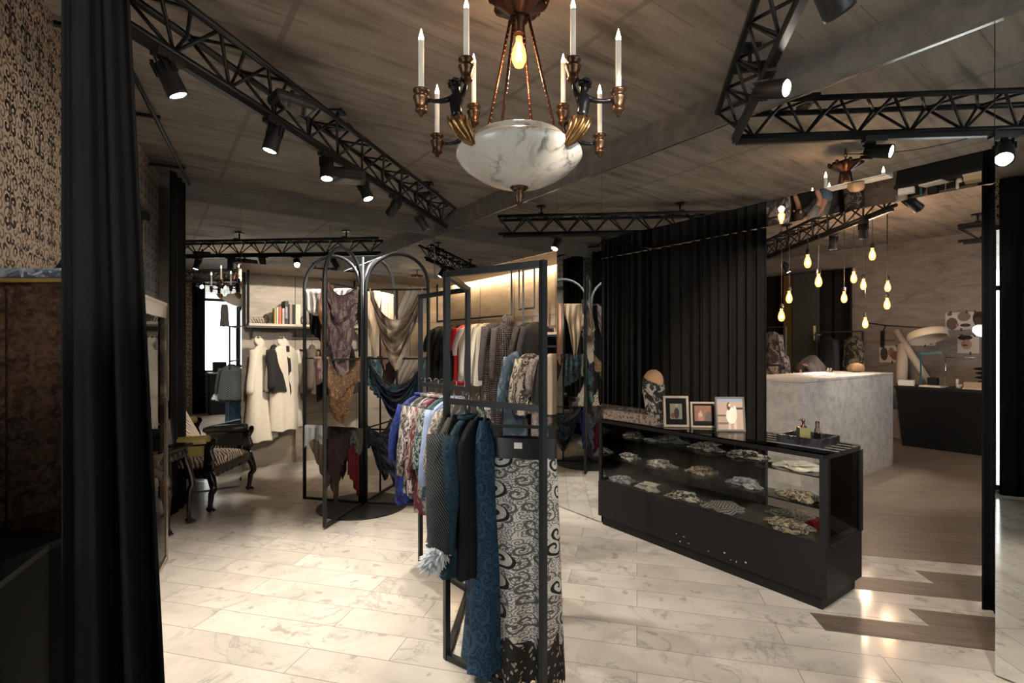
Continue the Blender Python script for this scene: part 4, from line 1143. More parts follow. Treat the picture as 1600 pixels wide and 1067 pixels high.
garment('patterned_dress', 'grey-brown patterned long dress with slate blue hood', 'dress', DE(3.32, 4.66, HR-0.02), ANG_N-0.05, dg, L=1.30, w=0.42, hem=0.46, sleeve=0.60, seed=221, thick=0.20, hood=True, sl_r=0.06, sl_out=0.05, group='grey-brown patterned dresses')
sh = thing
for i, e in enumerate((4.45, 4.30)):
    garment('dark_coat', ['dark brown coat right of the hooded dress', 'black coat behind the denim blue dress'][i], 'coat', DE(3.44, e, HR-0.02), ANG_N, [F_('dark_olive_print', (0.05,0.042,0.032), (0.015,0.014,0.014), 'floral', 6), bt][i], L=1.10, w=0.40, sleeve=0.5, seed=230+i, thick=0.12)
HR2 = 1.50 + 0.026
k1 = F_('denim_blue_tie_dye', (0.14,0.19,0.24), (0.03,0.05,0.075), 'wash', 5, c3=(0.055,0.085,0.12))
k2 = F_('cream_dark_leaf_print', (0.42,0.37,0.31), (0.05,0.045,0.04), 'floral', 8)
k3 = plain('beige_wool', (0.50,0.42,0.33), 0.85)
k4 = F_('taupe_print_dress_cloth', (0.26,0.21,0.20), (0.12,0.10,0.10), 'floral', 12)
garment('blue_dress', 'mottled denim blue dress at the end of the patterned dresses', 'dress', DE(3.20, 4.32, HR2+0.02), ANG_N+0.2, k1, L=1.05, w=0.40, sleeve=0.55, seed=240, thick=0.14, sl_out=0.11)
garment('print_jacket', 'cream leaf-print jacket right of the blue dress', 'jacket', DE(3.22, 4.15, HR2), ANG_N+0.1, k2, L=0.62, w=0.38, sleeve=0.45, seed=241)
garment('beige_jacket', 'beige and black jacket beside the tall mirror', 'jacket', DE(3.36, 3.92, HR2), ANG_N, k3, L=0.60, w=0.38, sleeve=0.50, seed=242, matsleeve=bt)
garment('print_dress', 'taupe print dress with tied waist beside the tall mirror', 'dress', DE(3.30, 4.00, HR2), ANG_N+0.1, k4, L=1.08, w=0.36, sleeve=0.30, belt=k4, seed=243, thick=0.14)
# shelf with a framed photograph above the lower rail
shf = thing('wall_shelf', 'pale wooden shelf above the lower rail beside the tall mirror', 'shelf', DE(3.58, 4.05, 1.62))
m = MB(); debox(m, 3.46, 3.745, 3.64, 4.55, 1.625, 1.65); m.build('board', plain('pale_oak_board', (0.50,0.42,0.32), 0.5), shf)
m = MB()
m.bar(DE(3.47, 3.64, 1.612), DE(3.47, 4.55, 1.612), 0.02, 0.022)
for e in (3.66, 4.53): m.bar(DE(3.47, e, 1.612), DE(3.74, e, 1.612), 0.02, 0.02)
m.build('frame', M_BLK, shf)
# ------------------------------------------------------------------ chandelier
CHY = 2.30
CHX = (811-CXP)/FOC*CHY
def cz(y, Y=CHY): return EYE + (HZP-y)/FOC*Y
CH = Vector((CHX, CHY, 0))
zc0 = cz(298)
ch = thing('chandelier', 'antique bronze chandelier with veined alabaster bowl and black cherub figures', 'chandelier', (CHX, CHY, cz(320)))
def m_alabaster():
    t = NT('veined_alabaster'); v = t.coord()
    a = t.noise(v, 4.0, 4.0, 0.55, 0.8)
    vn = t.noise(v, 5.5, 6.0, 0.6, 1.2)
    vein = t.ramp(t.math('ABSOLUTE', t.math('SUBTRACT', vn, 0.5)), [(0.0, 1.0), (0.02, 0.5), (0.07, 0.0)])
    gate = t.ramp(a, [(0.46, 0.0), (0.60, 1.0)])
    c = t.mix(t.math('MULTIPLY', vein, gate), (0.72, 0.69, 0.63), (0.13, 0.13, 0.135))
    blot = t.ramp(t.noise(v, 6.0, 5.0, 0.65, 0.6), [(0.58, 0.0), (0.70, 1.0)])
    c = t.mix(t.math('MULTIPLY', blot, 0.6), c, (0.24, 0.24, 0.245))
    t.setp(Base_Color=c, Roughness=0.22, Subsurface_Weight=0.25, Subsurface_Radius=(0.05, 0.04, 0.03), Specular_IOR_Level=0.5)
    return t.mat
k = CHY/2.44
bz = lambda z: EYE + (z-0.045*min(1.0, max(0.0, (z-2.36)/0.14))-EYE)*k
prof = [(0.002, 2.262), (0.06, 2.268), (0.13, 2.285), (0.20, 2.318), (0.25, 2.352), (0.285, 2.395), (0.303, 2.435), (0.300, 2.462), (0.275, 2.488), (0.238, 2.505), (0.225, 2.512), (0.224, 2.535), (0.218, 2.542), (0.205, 2.538), (0.200, 2.50), (0.24, 2.45), (0.25, 2.41), (0.20, 2.35), (0.10, 2.305), (0.002, 2.295)]
MB().lathe([(r*k, bz(z)) for r, z in prof], CH, 64, cap=False).build('alabaster_bowl', m_alabaster(), ch)
MB().lathe([(r*k, bz(z)) for r, z in ((0.004,2.175),(0.010,2.182),(0.016,2.19),(0.022,2.20),(0.018,2.208),(0.026,2.218),(0.022,2.228),(0.026,2.236),(0.018,2.244),(0.030,2.252),(0.044,2.262),(0.044,2.270),(0.02,2.276))], CH, 24, wob=lambda a, i: 1+0.05*sin(12*a)).build('finial', M_BRONZE, ch)
# crown, socket and filament bulb
crz = cz(28)
crown = MB()
crown.lathe([(0.02, crz-0.02), (0.035, crz-0.005), (0.05, crz+0.01), (0.085, crz+0.035), (0.115, crz+0.055), (0.125, crz+0.075), (0.10, crz+0.075), (0.05, crz+0.06), (0.03, crz+0.085), (0.012, crz+0.10)], CH, 48, wob=lambda a, i: 1+0.10*sin(8*a)*(1 if 2 < i < 8 else 0.2))
for i in range(8):
    an = 2*pi*i/8; crown.ball(CH + Vector((0.125*cos(an), 0.125*sin(an), crz+0.078)), 0.014, 8, 6)
crown.build('crown', plain('dark_bronze', (0.045,0.025,0.018), 0.4, 0.8, 0.3, 50), ch)
sock = MB().lathe([(0.022, crz-0.075), (0.026, crz-0.07), (0.026, crz-0.03), (0.038, crz-0.02), (0.042, crz), (0.03, crz+0.015)], CH, 24).build('socket', plain('dark_bronze', (0,0,0)), ch)
bulbz = cz(60)
def edison(parent, c, s=1.0, parts=True):
    """filament bulb hanging with its cap at c"""
    c = Vector(c)
    MB().lathe([(0.013*s, 0.0), (0.013*s, -0.018*s), (0.024*s, -0.045*s), (0.030*s, -0.075*s), (0.029*s, -0.095*s), (0.018*s, -0.118*s), (0.002*s, -0.124*s)], c, 16, cap=False).build('glass_envelope', M_BULBGL, parent)
    f = MB()
    for i in range(4):
        an = pi*i/2 + 0.4; f.tube([c + Vector((0.004*s*cos(an), 0.004*s*sin(an), -0.025*s)), c + Vector((0.012*s*cos(an), 0.012*s*sin(an), -0.095*s))], 0.0022*s, 6)
    f.build('filament', M_FIL, parent)
def m_bulbglass():
    t = NT('glowing_amber_glass'); t.t.nodes.remove(t.b)
    tr = t.n('BsdfTransparent'); tr.inputs[0].default_value = (1.0, 0.80, 0.55, 1)
    em = t.n('Emission'); em.inputs[0].default_value = (1.0, 0.42, 0.14, 1); em.inputs[1].default_value = 1.3
    ad = t.n('AddShader'); t.l(tr.outputs[0], ad.inputs[0]); t.l(em.outputs[0], ad.inputs[1]); t.l(ad.outputs[0], t.out.inputs[0])
    return t.mat
M_BULBGL = m_bulbglass(); M_FIL = emit('hot_filament', (1.0, 0.66, 0.36), 70.0)
edison(sock, (CHX, CHY, bulbz+0.005), 1.12)
pl = bpy.data.lights.new('chandelier_bulb_light', 'POINT'); pl.energy = 6; pl.color = (1.0, 0.62, 0.35); pl.shadow_soft_size = 0.03
po = bpy.data.objects.new('chandelier_bulb_light', pl); COL.objects.link(po); po.location = (CHX, CHY, bulbz-0.17)
# chain and cable to the ceiling
cn = MB()
z = crz + 0.10; i = 0
while z < CEIL - 0.02:
    M_ = Matrix.Rotation(pi/2*(i % 2), 3, 'Z')
    cn.tube([CH + Vector((0,0,z+0.018)) + M_ @ Vector((0.010*cos(a), 0, 0.020*sin(a))) for a in [2*pi*q/12 for q in range(13)]], 0.0035, 6)
    z += 0.030; i += 1
cn.tube([CH + Vector((0,0,CEIL-0.04)), CH + Vector((0,0,CEIL-0.002))], 0.006, 8)
cn.build('chain', M_BLK, ch)
m = MB(); pA = CH + Vector((0, 0, CEIL-0.05)); pB = tpt(0.60, 1.3) + Vector((0,0,3.05))
m.tube([pA + (pB-pA)*(i/14) - Vector((0,0,0.10*sin(pi*i/14))) for i in range(15)], 0.0035, 6); m.build('power_cable', M_BLK, ch)
# four suspension rods
for i in range(4):
    an = pi/4 + pi/2*i + 0.35
    a = CH + Vector((0.045*cos(an), 0.045*sin(an), crz+0.0)); b = CH + Vector((0.180*k*cos(an)*1.05, 0.180*k*sin(an)*1.05, bz(2.535)))
    m = MB(); m.tube([a, b], 0.0065, 8); d = b-a
    for q in range(24): p = a + d*((q+0.5)/24); m.ball(p, 0.0085, 6, 4)
    m.tube([b, CH + Vector((0.215*k*cos(an), 0.215*k*sin(an), bz(2.53)))], 0.006, 6)
    m.build('suspension_rod', plain('coppery_bronze', (0.13,0.055,0.035), 0.36, 0.9, 0.3, 50), ch)
# candle cup + candle
def candle(parent, c, L, s=1.0):
    c = Vector(c)
    cup = MB().lathe([(0.006*s,-0.055*s),(0.010*s,-0.048*s),(0.014*s,-0.040*s),(0.026*s,-0.034*s),(0.028*s,-0.026*s),(0.022*s,-0.020*s),(0.026*s,-0.002*s),(0.032*s,0.016*s),(0.036*s,0.024*s),(0.036*s,0.030*s),(0.024*s,0.036*s),(0.024*s,0.044*s),(0.035*s,0.052*s),(0.036*s,0.060*s),(0.026*s,0.066*s),(0.014*s,0.066*s)], c, 24, wob=lambda a, i: 1+0.03*sin(10*a)*(1 if 4 < i < 8 else 0)).build('candle_cup', M_BRONZE, parent)
    cd = MB().lathe([(0.0125*s, 0.064*s), (0.0125*s, 0.064*s+L), (0.006*s, 0.064*s+L+0.004)], c, 16).build('candle', plain('ivory_wax_candle', (0.74,0.70,0.62), 0.5, Emission_Color=(1.0,0.9,0.75), Emission_Strength=0.12), cup)
    MB().lathe([(0.0105*s, 0.062*s+L+0.002), (0.0115*s, 0.066*s+L+0.010), (0.006*s, 0.064*s+L+0.032), (0.001, 0.064*s+L+0.050)], c, 12).build('flame_bulb', emit('candle_flame_bulb', (1.0,0.86,0.66), 14.0), cup)
    return cup
# cherub: one continuous skinned body
def skinned(name, nodes, edges, mat, parent, sub=2):
    me = bpy.data.meshes.new(name)
    org = Vector((0,0,0)); p = parent
    while p is not None: org = org + p.location; p = p.parent
    me.from_pydata([tuple(Vector(n[0]) - org) for n in nodes], edges, [])
    o = bpy.data.objects.new(name, me); COL.objects.link(o); o.parent = parent
    md = o.modifiers.new('skin', 'SKIN'); md.use_smooth_shade = True
    sv = me.skin_vertices[0].data if me.skin_vertices else None
    if sv is None:
        bm = bmesh.new(); bm.from_mesh(me); bm.verts.layers.skin.verify(); bm.to_mesh(me); bm.free(); sv = me.skin_vertices[0].data
    for i, n in enumerate(nodes):
        r = n[1]; sv[i].radius = (r, r) if not isinstance(r, tuple) else r
        sv[i].use_root = (i == 0)
    sb = o.modifiers.new('subdivision', 'SUBSURF'); sb.levels = sub; sb.render_levels = sub
    me.materials.append(mat)
    return o
def cherub(sx, sy):
    # sx: left (-1) or right (+1); sy: near (-1) or far (+1)
    C = CH; s = k
    P = lambda x, y, z: Vector((C.x + sx*x*s, C.y + sy*y*s, bz(z)))
    # gilded acanthus sheath from the bowl flank up to the waist
    fg = MB()
    base = [P(0.205, 0.205, 2.405), P(0.225, 0.21, 2.435), P(0.245, 0.215, 2.475), P(0.262, 0.22, 2.515), P(0.272, 0.222, 2.545)]
    fg.tube(base, [0.010, 0.024, 0.033, 0.037, 0.034], 20)
    b0 = fg
    for q in range(9):
        an = 2*pi*q/9
        off = Vector((cos(an), sin(an), 0))
        fg.tube([base[i] + off*r for i, r in enumerate((0.010, 0.025, 0.035, 0.040, 0.044))], [0.003, 0.006, 0.008, 0.009, 0.004], 6)
    fg.build('gilded_leaf_sheath', M_GILT, ch)
    hi_c = P(0.235, 0.215, 2.715); ou_c = P(0.430, 0.235, 2.600)
    hip = P(0.270, 0.222, 2.545)
    nodes = [(hip, 0.030), (P(0.279, 0.222, 2.575), 0.024), (P(0.281, 0.220, 2.610), 0.029), (P(0.278, 0.219, 2.636), 0.024),
             (P(0.279, 0.219, 2.655), 0.013), (P(0.284, 0.217, 2.682), 0.025), (P(0.288, 0.215, 2.700), 0.019),
             (P(0.255, 0.218, 2.640), 0.013), (P(0.243, 0.217, 2.668), 0.011), (P(0.238, 0.216, 2.690), 0.008), (P(0.236, 0.215, 2.702), 0.009),
             (P(0.303, 0.222, 2.632), 0.013), (P(0.335, 0.228, 2.618), 0.011), (P(0.370, 0.232, 2.615), 0.0085), (P(0.402, 0.235, 2.618), 0.009)]
    edges = [(0,1),(1,2),(2,3),(3,4),(4,5),(5,6),(3,7),(7,8),(8,9),(9,10),(3,11),(11,12),(12,13),(13,14)]
    body = skinned('cherub_figure', nodes, edges, M_DARKB, ch)
    hd = MB(); hc = P(0.286, 0.217, 2.690)
    rn = random.Random(3)
    for q in range(26):   # curls
        a = rn.uniform(0, 2*pi); e = rn.uniform(0.1, 1.4)
        d = Vector((cos(a)*cos(e), sin(a)*cos(e) + 0.3, sin(e))).normalized()
        hd.ball(hc + d*0.024, 0.009, 6, 5)
    hd.build('curly_hair', M_DARKB, body)
    fc = MB(); f = Vector((sx*0.35, -1 if sy < 0 else 1, 0)).normalized()
    fc.ball(hc + f*0.025 + Vector((0,0,-0.004)), 0.005, 6, 5); fc.ball(hc + f*0.021 + Vector((0,0,-0.013)), 0.006, 6, 5, sc=(1.3,1,0.6))
    sd = Vector((f.y, -f.x, 0))
    for q in (-1, 1): fc.ball(hc + f*0.021 + sd*0.009*q + Vector((0,0,0.002)), 0.004, 6, 5); fc.ball(hc + sd*0.024*q, 0.006, 6, 5)
    fc.build('face', M_DARKB, body)
    hn = MB()       # fingers closed on the cups
    for (c, dv) in ((P(0.236, 0.215, 2.702), Vector((0,0,1))), (P(0.405, 0.235, 2.618), Vector((sx,0,0)))):
        for q in range(4):
            an = -0.9 + 0.6*q; sd2 = dv.cross(Vector((0,1,0))).normalized()
            hn.tube([c + sd2*0.006*(q-1.5), c + sd2*0.009*(q-1.5) + dv*0.012 + Vector((0,-0.006,0)), c + sd2*0.009*(q-1.5) + dv*0.020], [0.0032, 0.003, 0.0022], 6)
        hn.tube([c, c + Vector((0,-0.010,0)) + dv*0.010], [0.0035, 0.0028], 6)
    hn.build('hands', M_DARKB, body)
    candle(ch, hi_c + Vector((0,0,0.03)), 0.205, k); candle(ch, ou_c + Vector((0,0,0.0)), 0.200, k)
for sx in (-1, 1):
    for sy in (-1, 1): cherub(sx, sy)
# ------------------------------------------------------------------ things on the glass case
TOPZ = 0.8945
# carved tray with handle
ty = thing('serving_tray', 'mottled brown shell-pattern tray with gilt handle on the far end of the glass case', 'tray', DE(3.33, 2.76, TOPZ))
M_SHELL = F_('mottled_brown_shell', (0.22,0.16,0.125), (0.09,0.065,0.05), 'leopard', 16, c3=(0.30,0.25,0.22), rough=0.3, coord='Object', sheen=0.0)
def tray(parent, d0, d1, e0, e1, z, h, t, mat, name='side'):
    m = MB(); debox(m, d0, d1, e0, e1, z, z+0.008); m.build('bottom', mat, parent)
    for (a, b, c, d) in ((d0, d0+t, e0, e1), (d1-t, d1, e0, e1), (d0+t, d1-t, e0, e0+t), (d0+t, d1-t, e1-t, e1)):
        m = MB(); debox(m, a, b, c, d, z+0.008, z+h); m.build(name, mat, parent)
tray(ty, 3.13, 3.42, 2.50, 3.02, TOPZ, 0.075, 0.014, M_SHELL)
m = MB(); c0 = DE(3.20, 2.493, TOPZ+0.045); c1 = DE(3.35, 2.493, TOPZ+0.045)
m.tube([c0, DE(3.21, 2.478, TOPZ+0.045), DE(3.24, 2.468, TOPZ+0.05), DE(3.31, 2.468, TOPZ+0.05), DE(3.34, 2.478, TOPZ+0.045), c1], [0.004,0.006,0.008,0.008,0.006,0.004], 10); m.build('handle', M_GILT, ty)
rn = random.Random(12)
jw = plain('dark_jewellery', (0.03,0.028,0.026), 0.25, 0.7, 0.4, 60)
for i in range(6):
    c = DE(3.27 + rn.uniform(-0.08, 0.08), 2.57 + 0.07*i, TOPZ+0.022)
    m = MB(); r = rn.uniform(0.025, 0.035)
    m.tube([c + Vector((r*cos(a), r*sin(a)*0.9, 0.006*sin(3*a))) for a in [2*pi*q/18 for q in range(19)]], 0.006, 8)
    o = m.build('bracelet', [jw, M_CHROME][1 if i == 1 else 0])
    tag(o, ['dark bangle in the brown tray, nearest its handle', 'silver bangle in the brown tray', 'dark bangle behind the silver one in the tray', 'dark bangle in the middle of the brown tray', 'dark bangle toward the far end of the tray', 'dark bangle in the far corner of the tray'][i], 'bracelet', 'bangles in the brown tray')
# photo frames: picture is drawn from the shapes seen in it
def photo_mat(name, bg, blobs, noise_amt=0.25):
    """a small photograph: soft-edged ellipses (u, v, ru, rv, colour) over a background"""
    t = NT(name); v = t.coord('UV'); sp = t.n('SeparateXYZ'); t.l(v, sp.inputs[0])
    n1 = t.noise(v, 9.0, 4.0, 0.6)
    c = t.mix(t.math('MULTIPLY', n1, noise_amt*1.5), bg[0], bg[1])
    for (u, w, ru, rw, col) in blobs:
        dx = t.math('DIVIDE', t.math('SUBTRACT', sp.outputs[0], u), ru); dy = t.math('DIVIDE', t.math('SUBTRACT', sp.outputs[1], w), rw)
        d = t.math('ADD', t.math('MULTIPLY', dx, dx), t.math('MULTIPLY', dy, dy))
        f = t.math('LESS_THAN', t.math('ADD', d, t.math('MULTIPLY', n1, 0.3)), 1.12)
        c = t.mix(f, c, col)
    t.setp(Base_Color=c, Roughness=0.6, Specular_IOR_Level=0.15); return t.mat
def photo_frame(label, c, yaw, w, h, fw, fmat, pic, tilt=0.18, mat_in=None, inset=0.0, group=None, depth=0.018, feet=True):
    th = thing('photo_frame', label, 'photo frame', (0,0,0), group)
    def T(x, y, z): return Vector((x, y*cos(tilt)+ (z)*sin(tilt), z*cos(tilt) - y*sin(tilt)))
    R = Matrix.Rotation(-tilt, 3, 'X')
    m = MB()
    for (x0, z0, sx, sz) in ((0, fw/2, w, fw), (0, h-fw/2, w, fw), (-w/2+fw/2, h/2, fw, h-2*fw), (w/2-fw/2, h/2, fw, h-2*fw)):
        m.box(T(x0, 0, z0), (sx, depth, sz), rot=R)
    m.build('frame', fmat, th, bevel=0.0015)
    iw, ih = w-2*fw, h-2*fw
    if mat_in is not None:
        m = MB(); m.box(T(0, 0.002, h/2), (iw, 0.006, ih), rot=R); m.build('mount', mat_in, th)
    pw, ph_ = iw*(1-inset), ih*(1-inset)
    m = MB(); b = 0
    cs = [T(-pw/2, -0.003, h/2-ph_/2), T(pw/2, -0.003, h/2-ph_/2), T(pw/2, -0.003, h/2+ph_/2), T(-pw/2, -0.003, h/2+ph_/2)]
    m.v += cs; m.face([0,1,2,3], [(0,0),(1,0),(1,1),(0,1)])
    m.build('photograph', pic, th, solid=0.002)
    m = MB(); m.box(T(0, 0.010, h/2), (w-0.01, 0.004, h-0.01), rot=R)
    if feet: m.bar(T(0, 0.012, h*0.6), (0, h*0.42, 0.003), 0.03, 0.004)
    m.build('back_stand', M_CASE, th)
    place(th, c, yaw)
    return th
pA_ = photo_mat('photo_dark_coat_figure', ((0.30,0.27,0.20), (0.18,0.20,0.15)), [(0.25,0.25,0.2,0.18,(0.20,0.08,0.06)), (0.8,0.6,0.18,0.35,(0.22,0.27,0.2)), (0.55,0.38,0.22,0.36,(0.055,0.04,0.05)), (0.55,0.82,0.08,0.07,(0.45,0.30,0.24)), (0.55,0.92,0.10,0.04,(0.5,0.45,0.4))])
pB_ = photo_mat('photo_red_room_figure', ((0.30,0.14,0.10), (0.22,0.12,0.10)), [(0.8,0.3,0.2,0.4,(0.13,0.12,0.10)), (0.35,0.30,0.17,0.22,(0.42,0.20,0.15)), (0.33,0.50,0.12,0.14,(0.45,0.38,0.30)), (0.35,0.68,0.05,0.06,(0.5,0.3,0.22)), (0.5,0.03,0.9,0.12,(0.01,0.01,0.01))])
pC_ = photo_mat('photo_cream_tunic_figure', ((0.36,0.26,0.20), (0.46,0.38,0.32)), [(0.5,0.97,0.8,0.09,(0.24,0.27,0.32)), (0.25,0.45,0.5,0.03,(0.15,0.10,0.08)), (0.80,0.68,0.4,0.035,(0.06,0.045,0.04)), (0.25,0.20,0.5,0.035,(0.18,0.12,0.10)),
     (0.46,0.10,0.05,0.16,(0.55,0.40,0.32)), (0.68,0.12,0.06,0.18,(0.55,0.40,0.32)), (0.55,0.45,0.21,0.27,(0.66,0.60,0.52)), (0.68,0.55,0.08,0.22,(0.62,0.56,0.48)), (0.45,0.75,0.075,0.13,(0.10,0.05,0.035)), (0.49,0.79,0.05,0.055,(0.58,0.42,0.34))])
yawF = ANG_N - pi/2   # faces of things on the case look back into the room
cream_f = plain('aged_cream_wood', (0.42,0.34,0.24), 0.4); grey_f = plain('dark_grey_wood_frame', (0.10,0.095,0.088), 0.45); silver_f = plain('brushed_silver_frame', (0.50,0.50,0.48), 0.35, 0.4)
FC1 = fl(1057, 667, TOPZ); FC2 = fl(1102, 669, TOPZ); FC3 = fl(1142, 674, TOPZ)
photo_frame('cream wooden photo frame, leftmost of the three larger frames on the glass case', FC1, -0.10, 0.185, 0.232, 0.017, cream_f, pA_, 0.16, plain('black_photo_mount', (0.008,0.008,0.008), 0.6, Specular_IOR_Level=0.1), 0.42)
photo_frame('slim cream frame standing between the cream and the dark grey frames', FC2 + Vector((0.0,0.03,0)), -0.12, 0.185, 0.190, 0.014, cream_f, pB_, 0.14, plain('black_photo_mount', (0.008,0.008,0.008), 0.6, Specular_IOR_Level=0.1), 0.18)
photo_frame('dark grey photo frame showing a person in a cream tunic', FC3, -0.05, 0.205, 0.245, 0.013, grey_f, pC_, 0.14)
pD_ = photo_mat('photo_small_faces', ((0.40,0.28,0.25), (0.05,0.03,0.03)), [(0.3,0.4,0.12,0.4,(0.25,0.06,0.05)), (0.7,0.5,0.12,0.4,(0.5,0.42,0.38))])
pE_ = photo_mat('photo_dark_faces', ((0.06,0.04,0.04), (0.03,0.02,0.02)), [(0.28,0.55,0.10,0.25,(0.5,0.40,0.36)), (0.5,0.5,0.10,0.3,(0.42,0.20,0.18)), (0.8,0.6,0.16,0.18,(0.55,0.48,0.44))])
photo_frame('tiny tilted white photo frame at the far end behind the brown tray', fl(957, 641, TOPZ)+Vector((0,0.06,0)), -0.45, 0.055, 0.072, 0.006, silver_f, pD_, 0.3)
photo_frame('small landscape silver photo frame behind the brown tray', fl(989, 646, TOPZ)+Vector((0,0.05,0)), -0.10, 0.150, 0.098, 0.009, silver_f, pE_, 0.2)
# wig head with a wrapped scarf
HY = 3.95
hb = Vector(((1021-CXP)/FOC*HY, HY, TOPZ))
wh = thing('wig_mannequin', 'tan display head wrapped in a black and cream print scarf on the glass case', 'display head', hb)
MB().lathe([(0.055, 0), (0.055, 0.008), (0.012, 0.014), (0.010, 0.20), (0.03, 0.24)], hb, 24).build('stand', M_CASE, wh)
hz0 = EYE + (HZP-598)/FOC*HY
MB().ball((hb.x, hb.y, hz0+0.015), 0.076, 24, 16, sc=(1, 1.12, 1.18)).build('head', plain('tan_cork_head', (0.58,0.34,0.17), 0.8, var=0.25, scale=60), wh)
def wrap(u, v):
    a = 2*pi*u
    top = 0.055 - 0.065*(0.5+0.5*cos(a+0.6)) - 0.02
    r = 0.083 - 0.012*max(0, v-0.25) if v < 0.3 else 0.080 - 0.030*(v-0.3)/0.7
    if 0.3 < v: r *= 1 + 0.10*sin(6*a+1)
    z = top - v*(0.37+0.02*sin(3*a))
    # follow the head near the top
    if z > 0: r = min(r, 0.083*sqrt(max(0.05, 1-(z/0.098)**2)))
    return (hb.x + r*cos(a)*(1.0 if v < 0.35 else 0.92), hb.y + r*sin(a)*1.08, hz0 + 0.015 + max(z, -hz0+TOPZ+0.004-0.015))
sk = F_('black_cream_leaf_silk', (0.46,0.41,0.34), (0.02,0.02,0.02), 'floral', 9, c3=(0.10,0.10,0.11))
m = MB(); m.grid(wrap, 36, 24, lambda u, v: (u*1.2, v*0.8), closed=True); m.build('wrapped_scarf', sk, wh, solid=0.003)
m = MB(); m.grid(lambda u, v: (hb.x+0.052+0.03*(u-0.5)+0.012*sin(7*v), hb.y-0.03+0.02*sin(6*u+3*v), hz0-0.02-0.23*v), 6, 12, lambda u, v: (u*0.3+2, v*0.6)); m.build('scarf_tail', sk, wh, solid=0.004)
# black tray box with soap dispenser and glass
bx = thing('marble_tray', 'small black marble tray on the near end of the glass case', 'tray', DE(3.38, 1.46, TOPZ))
M_BMAR = F_('black_marble', (0.010,0.010,0.012), (0.022,0.024,0.03), 'floral', 6, c3=(0.008,0.008,0.009), rough=0.18, coord='Object', sheen=0.0)
tray(bx, 3.24, 3.50, 1.36, 1.62, TOPZ, 0.05, 0.012, M_BMAR)
dc = DE(3.33, 1.50, TOPZ+0.0085)
dp = thing('soap_dispenser', 'square brass soap dispenser with pump in the black marble tray', 'dispenser', dc)
MB().box(dc + Vector((0,0,0.045)), (0.062, 0.062, 0.090), rz=ANG_N+0.75).build('bottle', plain('brushed_olive_brass', (0.30,0.25,0.10), 0.3, 0.9, 0.1), dp, bevel=0.002)
MB().lathe([(0.019, 0.0), (0.019, 0.004), (0.012, 0.010), (0.008, 0.016), (0.008, 0.036), (0.011, 0.038), (0.011, 0.050), (0.004, 0.051)], dc + Vector((0,0,0.0905)), 16).tube([dc + Vector((0,0,0.137)), dc + Vector((-0.035, -0.01, 0.136))], 0.0025, 6).build('pump', M_BRONZE, dp)
bc = DE(3.43, 1.46, TOPZ+0.0085)
tag(MB().lathe([(0.016,0.0),(0.018,0.004),(0.018,0.07),(0.010,0.085),(0.012,0.09),(0.012,0.122),(0.002,0.123)], bc, 20).build('perfume_bottle', glass('rosy_glass', (0.80,0.68,0.60), 0.02)), 'slim clear glass bottle behind the brass soap dispenser', 'bottle')

# ------------------------------------------------------------------ armchair at the left
def m_zebra():
    t = NT('zebra_hide'); v = t.coord('UV')
    wv = t.n('TexWave', wave_type='BANDS', bands_direction='DIAGONAL'); t.l(v, wv.inputs['Vector'])
    wv.inputs['Scale'].default_value = 14.0; wv.inputs['Distortion'].default_value = 7.0; wv.inputs['Detail Scale'].default_value = 0.7; wv.inputs['Detail'].default_value = 1.5
    t.setp(Base_Color=t.ramp(wv.outputs['Fac'], [(0.42, (0.045,0.03,0.022)), (0.52, (0.55,0.46,0.36))]), Roughness=0.8)
    return t.mat
M_ZEB = m_zebra()
M_LEATH = plain('black_leather', (0.012,0.012,0.013), 0.32); M_YEL = plain('mustard_yellow_leather', (0.52,0.42,0.12), 0.4)
def cabriole(m, top, foot, out, r0=0.032):
    top, foot = Vector(top), Vector(foot); h = top.z-foot.z; o = Vector(out)
    pts = []; rs = []
    for i in range(12):
        q = i/11
        p = top + (foot-top)*q + o*(0.045*sin(q*pi*1.0)*(1 if q < 0.5 else 0.4) - 0.03*max(0, q-0.5) + (0.05*(q-0.85) if q > 0.85 else 0))
        pts.append(Vector((p.x, p.y, max(p.z, 0.022)))); rs.append(r0*(1.25-0.75*q) if q < 0.85 else r0*0.75)
    m.tube(pts, rs, 12); c = pts[-1]
    m.ball(c + Vector((0,0,0.006)), 0.030, 12, 8, sc=(1,1,0.85))
    for a in (-0.6, 0, 0.6):
        d = Matrix.Rotation(a, 3, 'Z') @ o
        m.tube([c + Vector((0,0,0.012)), c + d*0.03 + Vector((0,0,0.004)), c + d*0.05 + Vector((0,0,-0.010))], [0.012, 0.011, 0.005], 6)
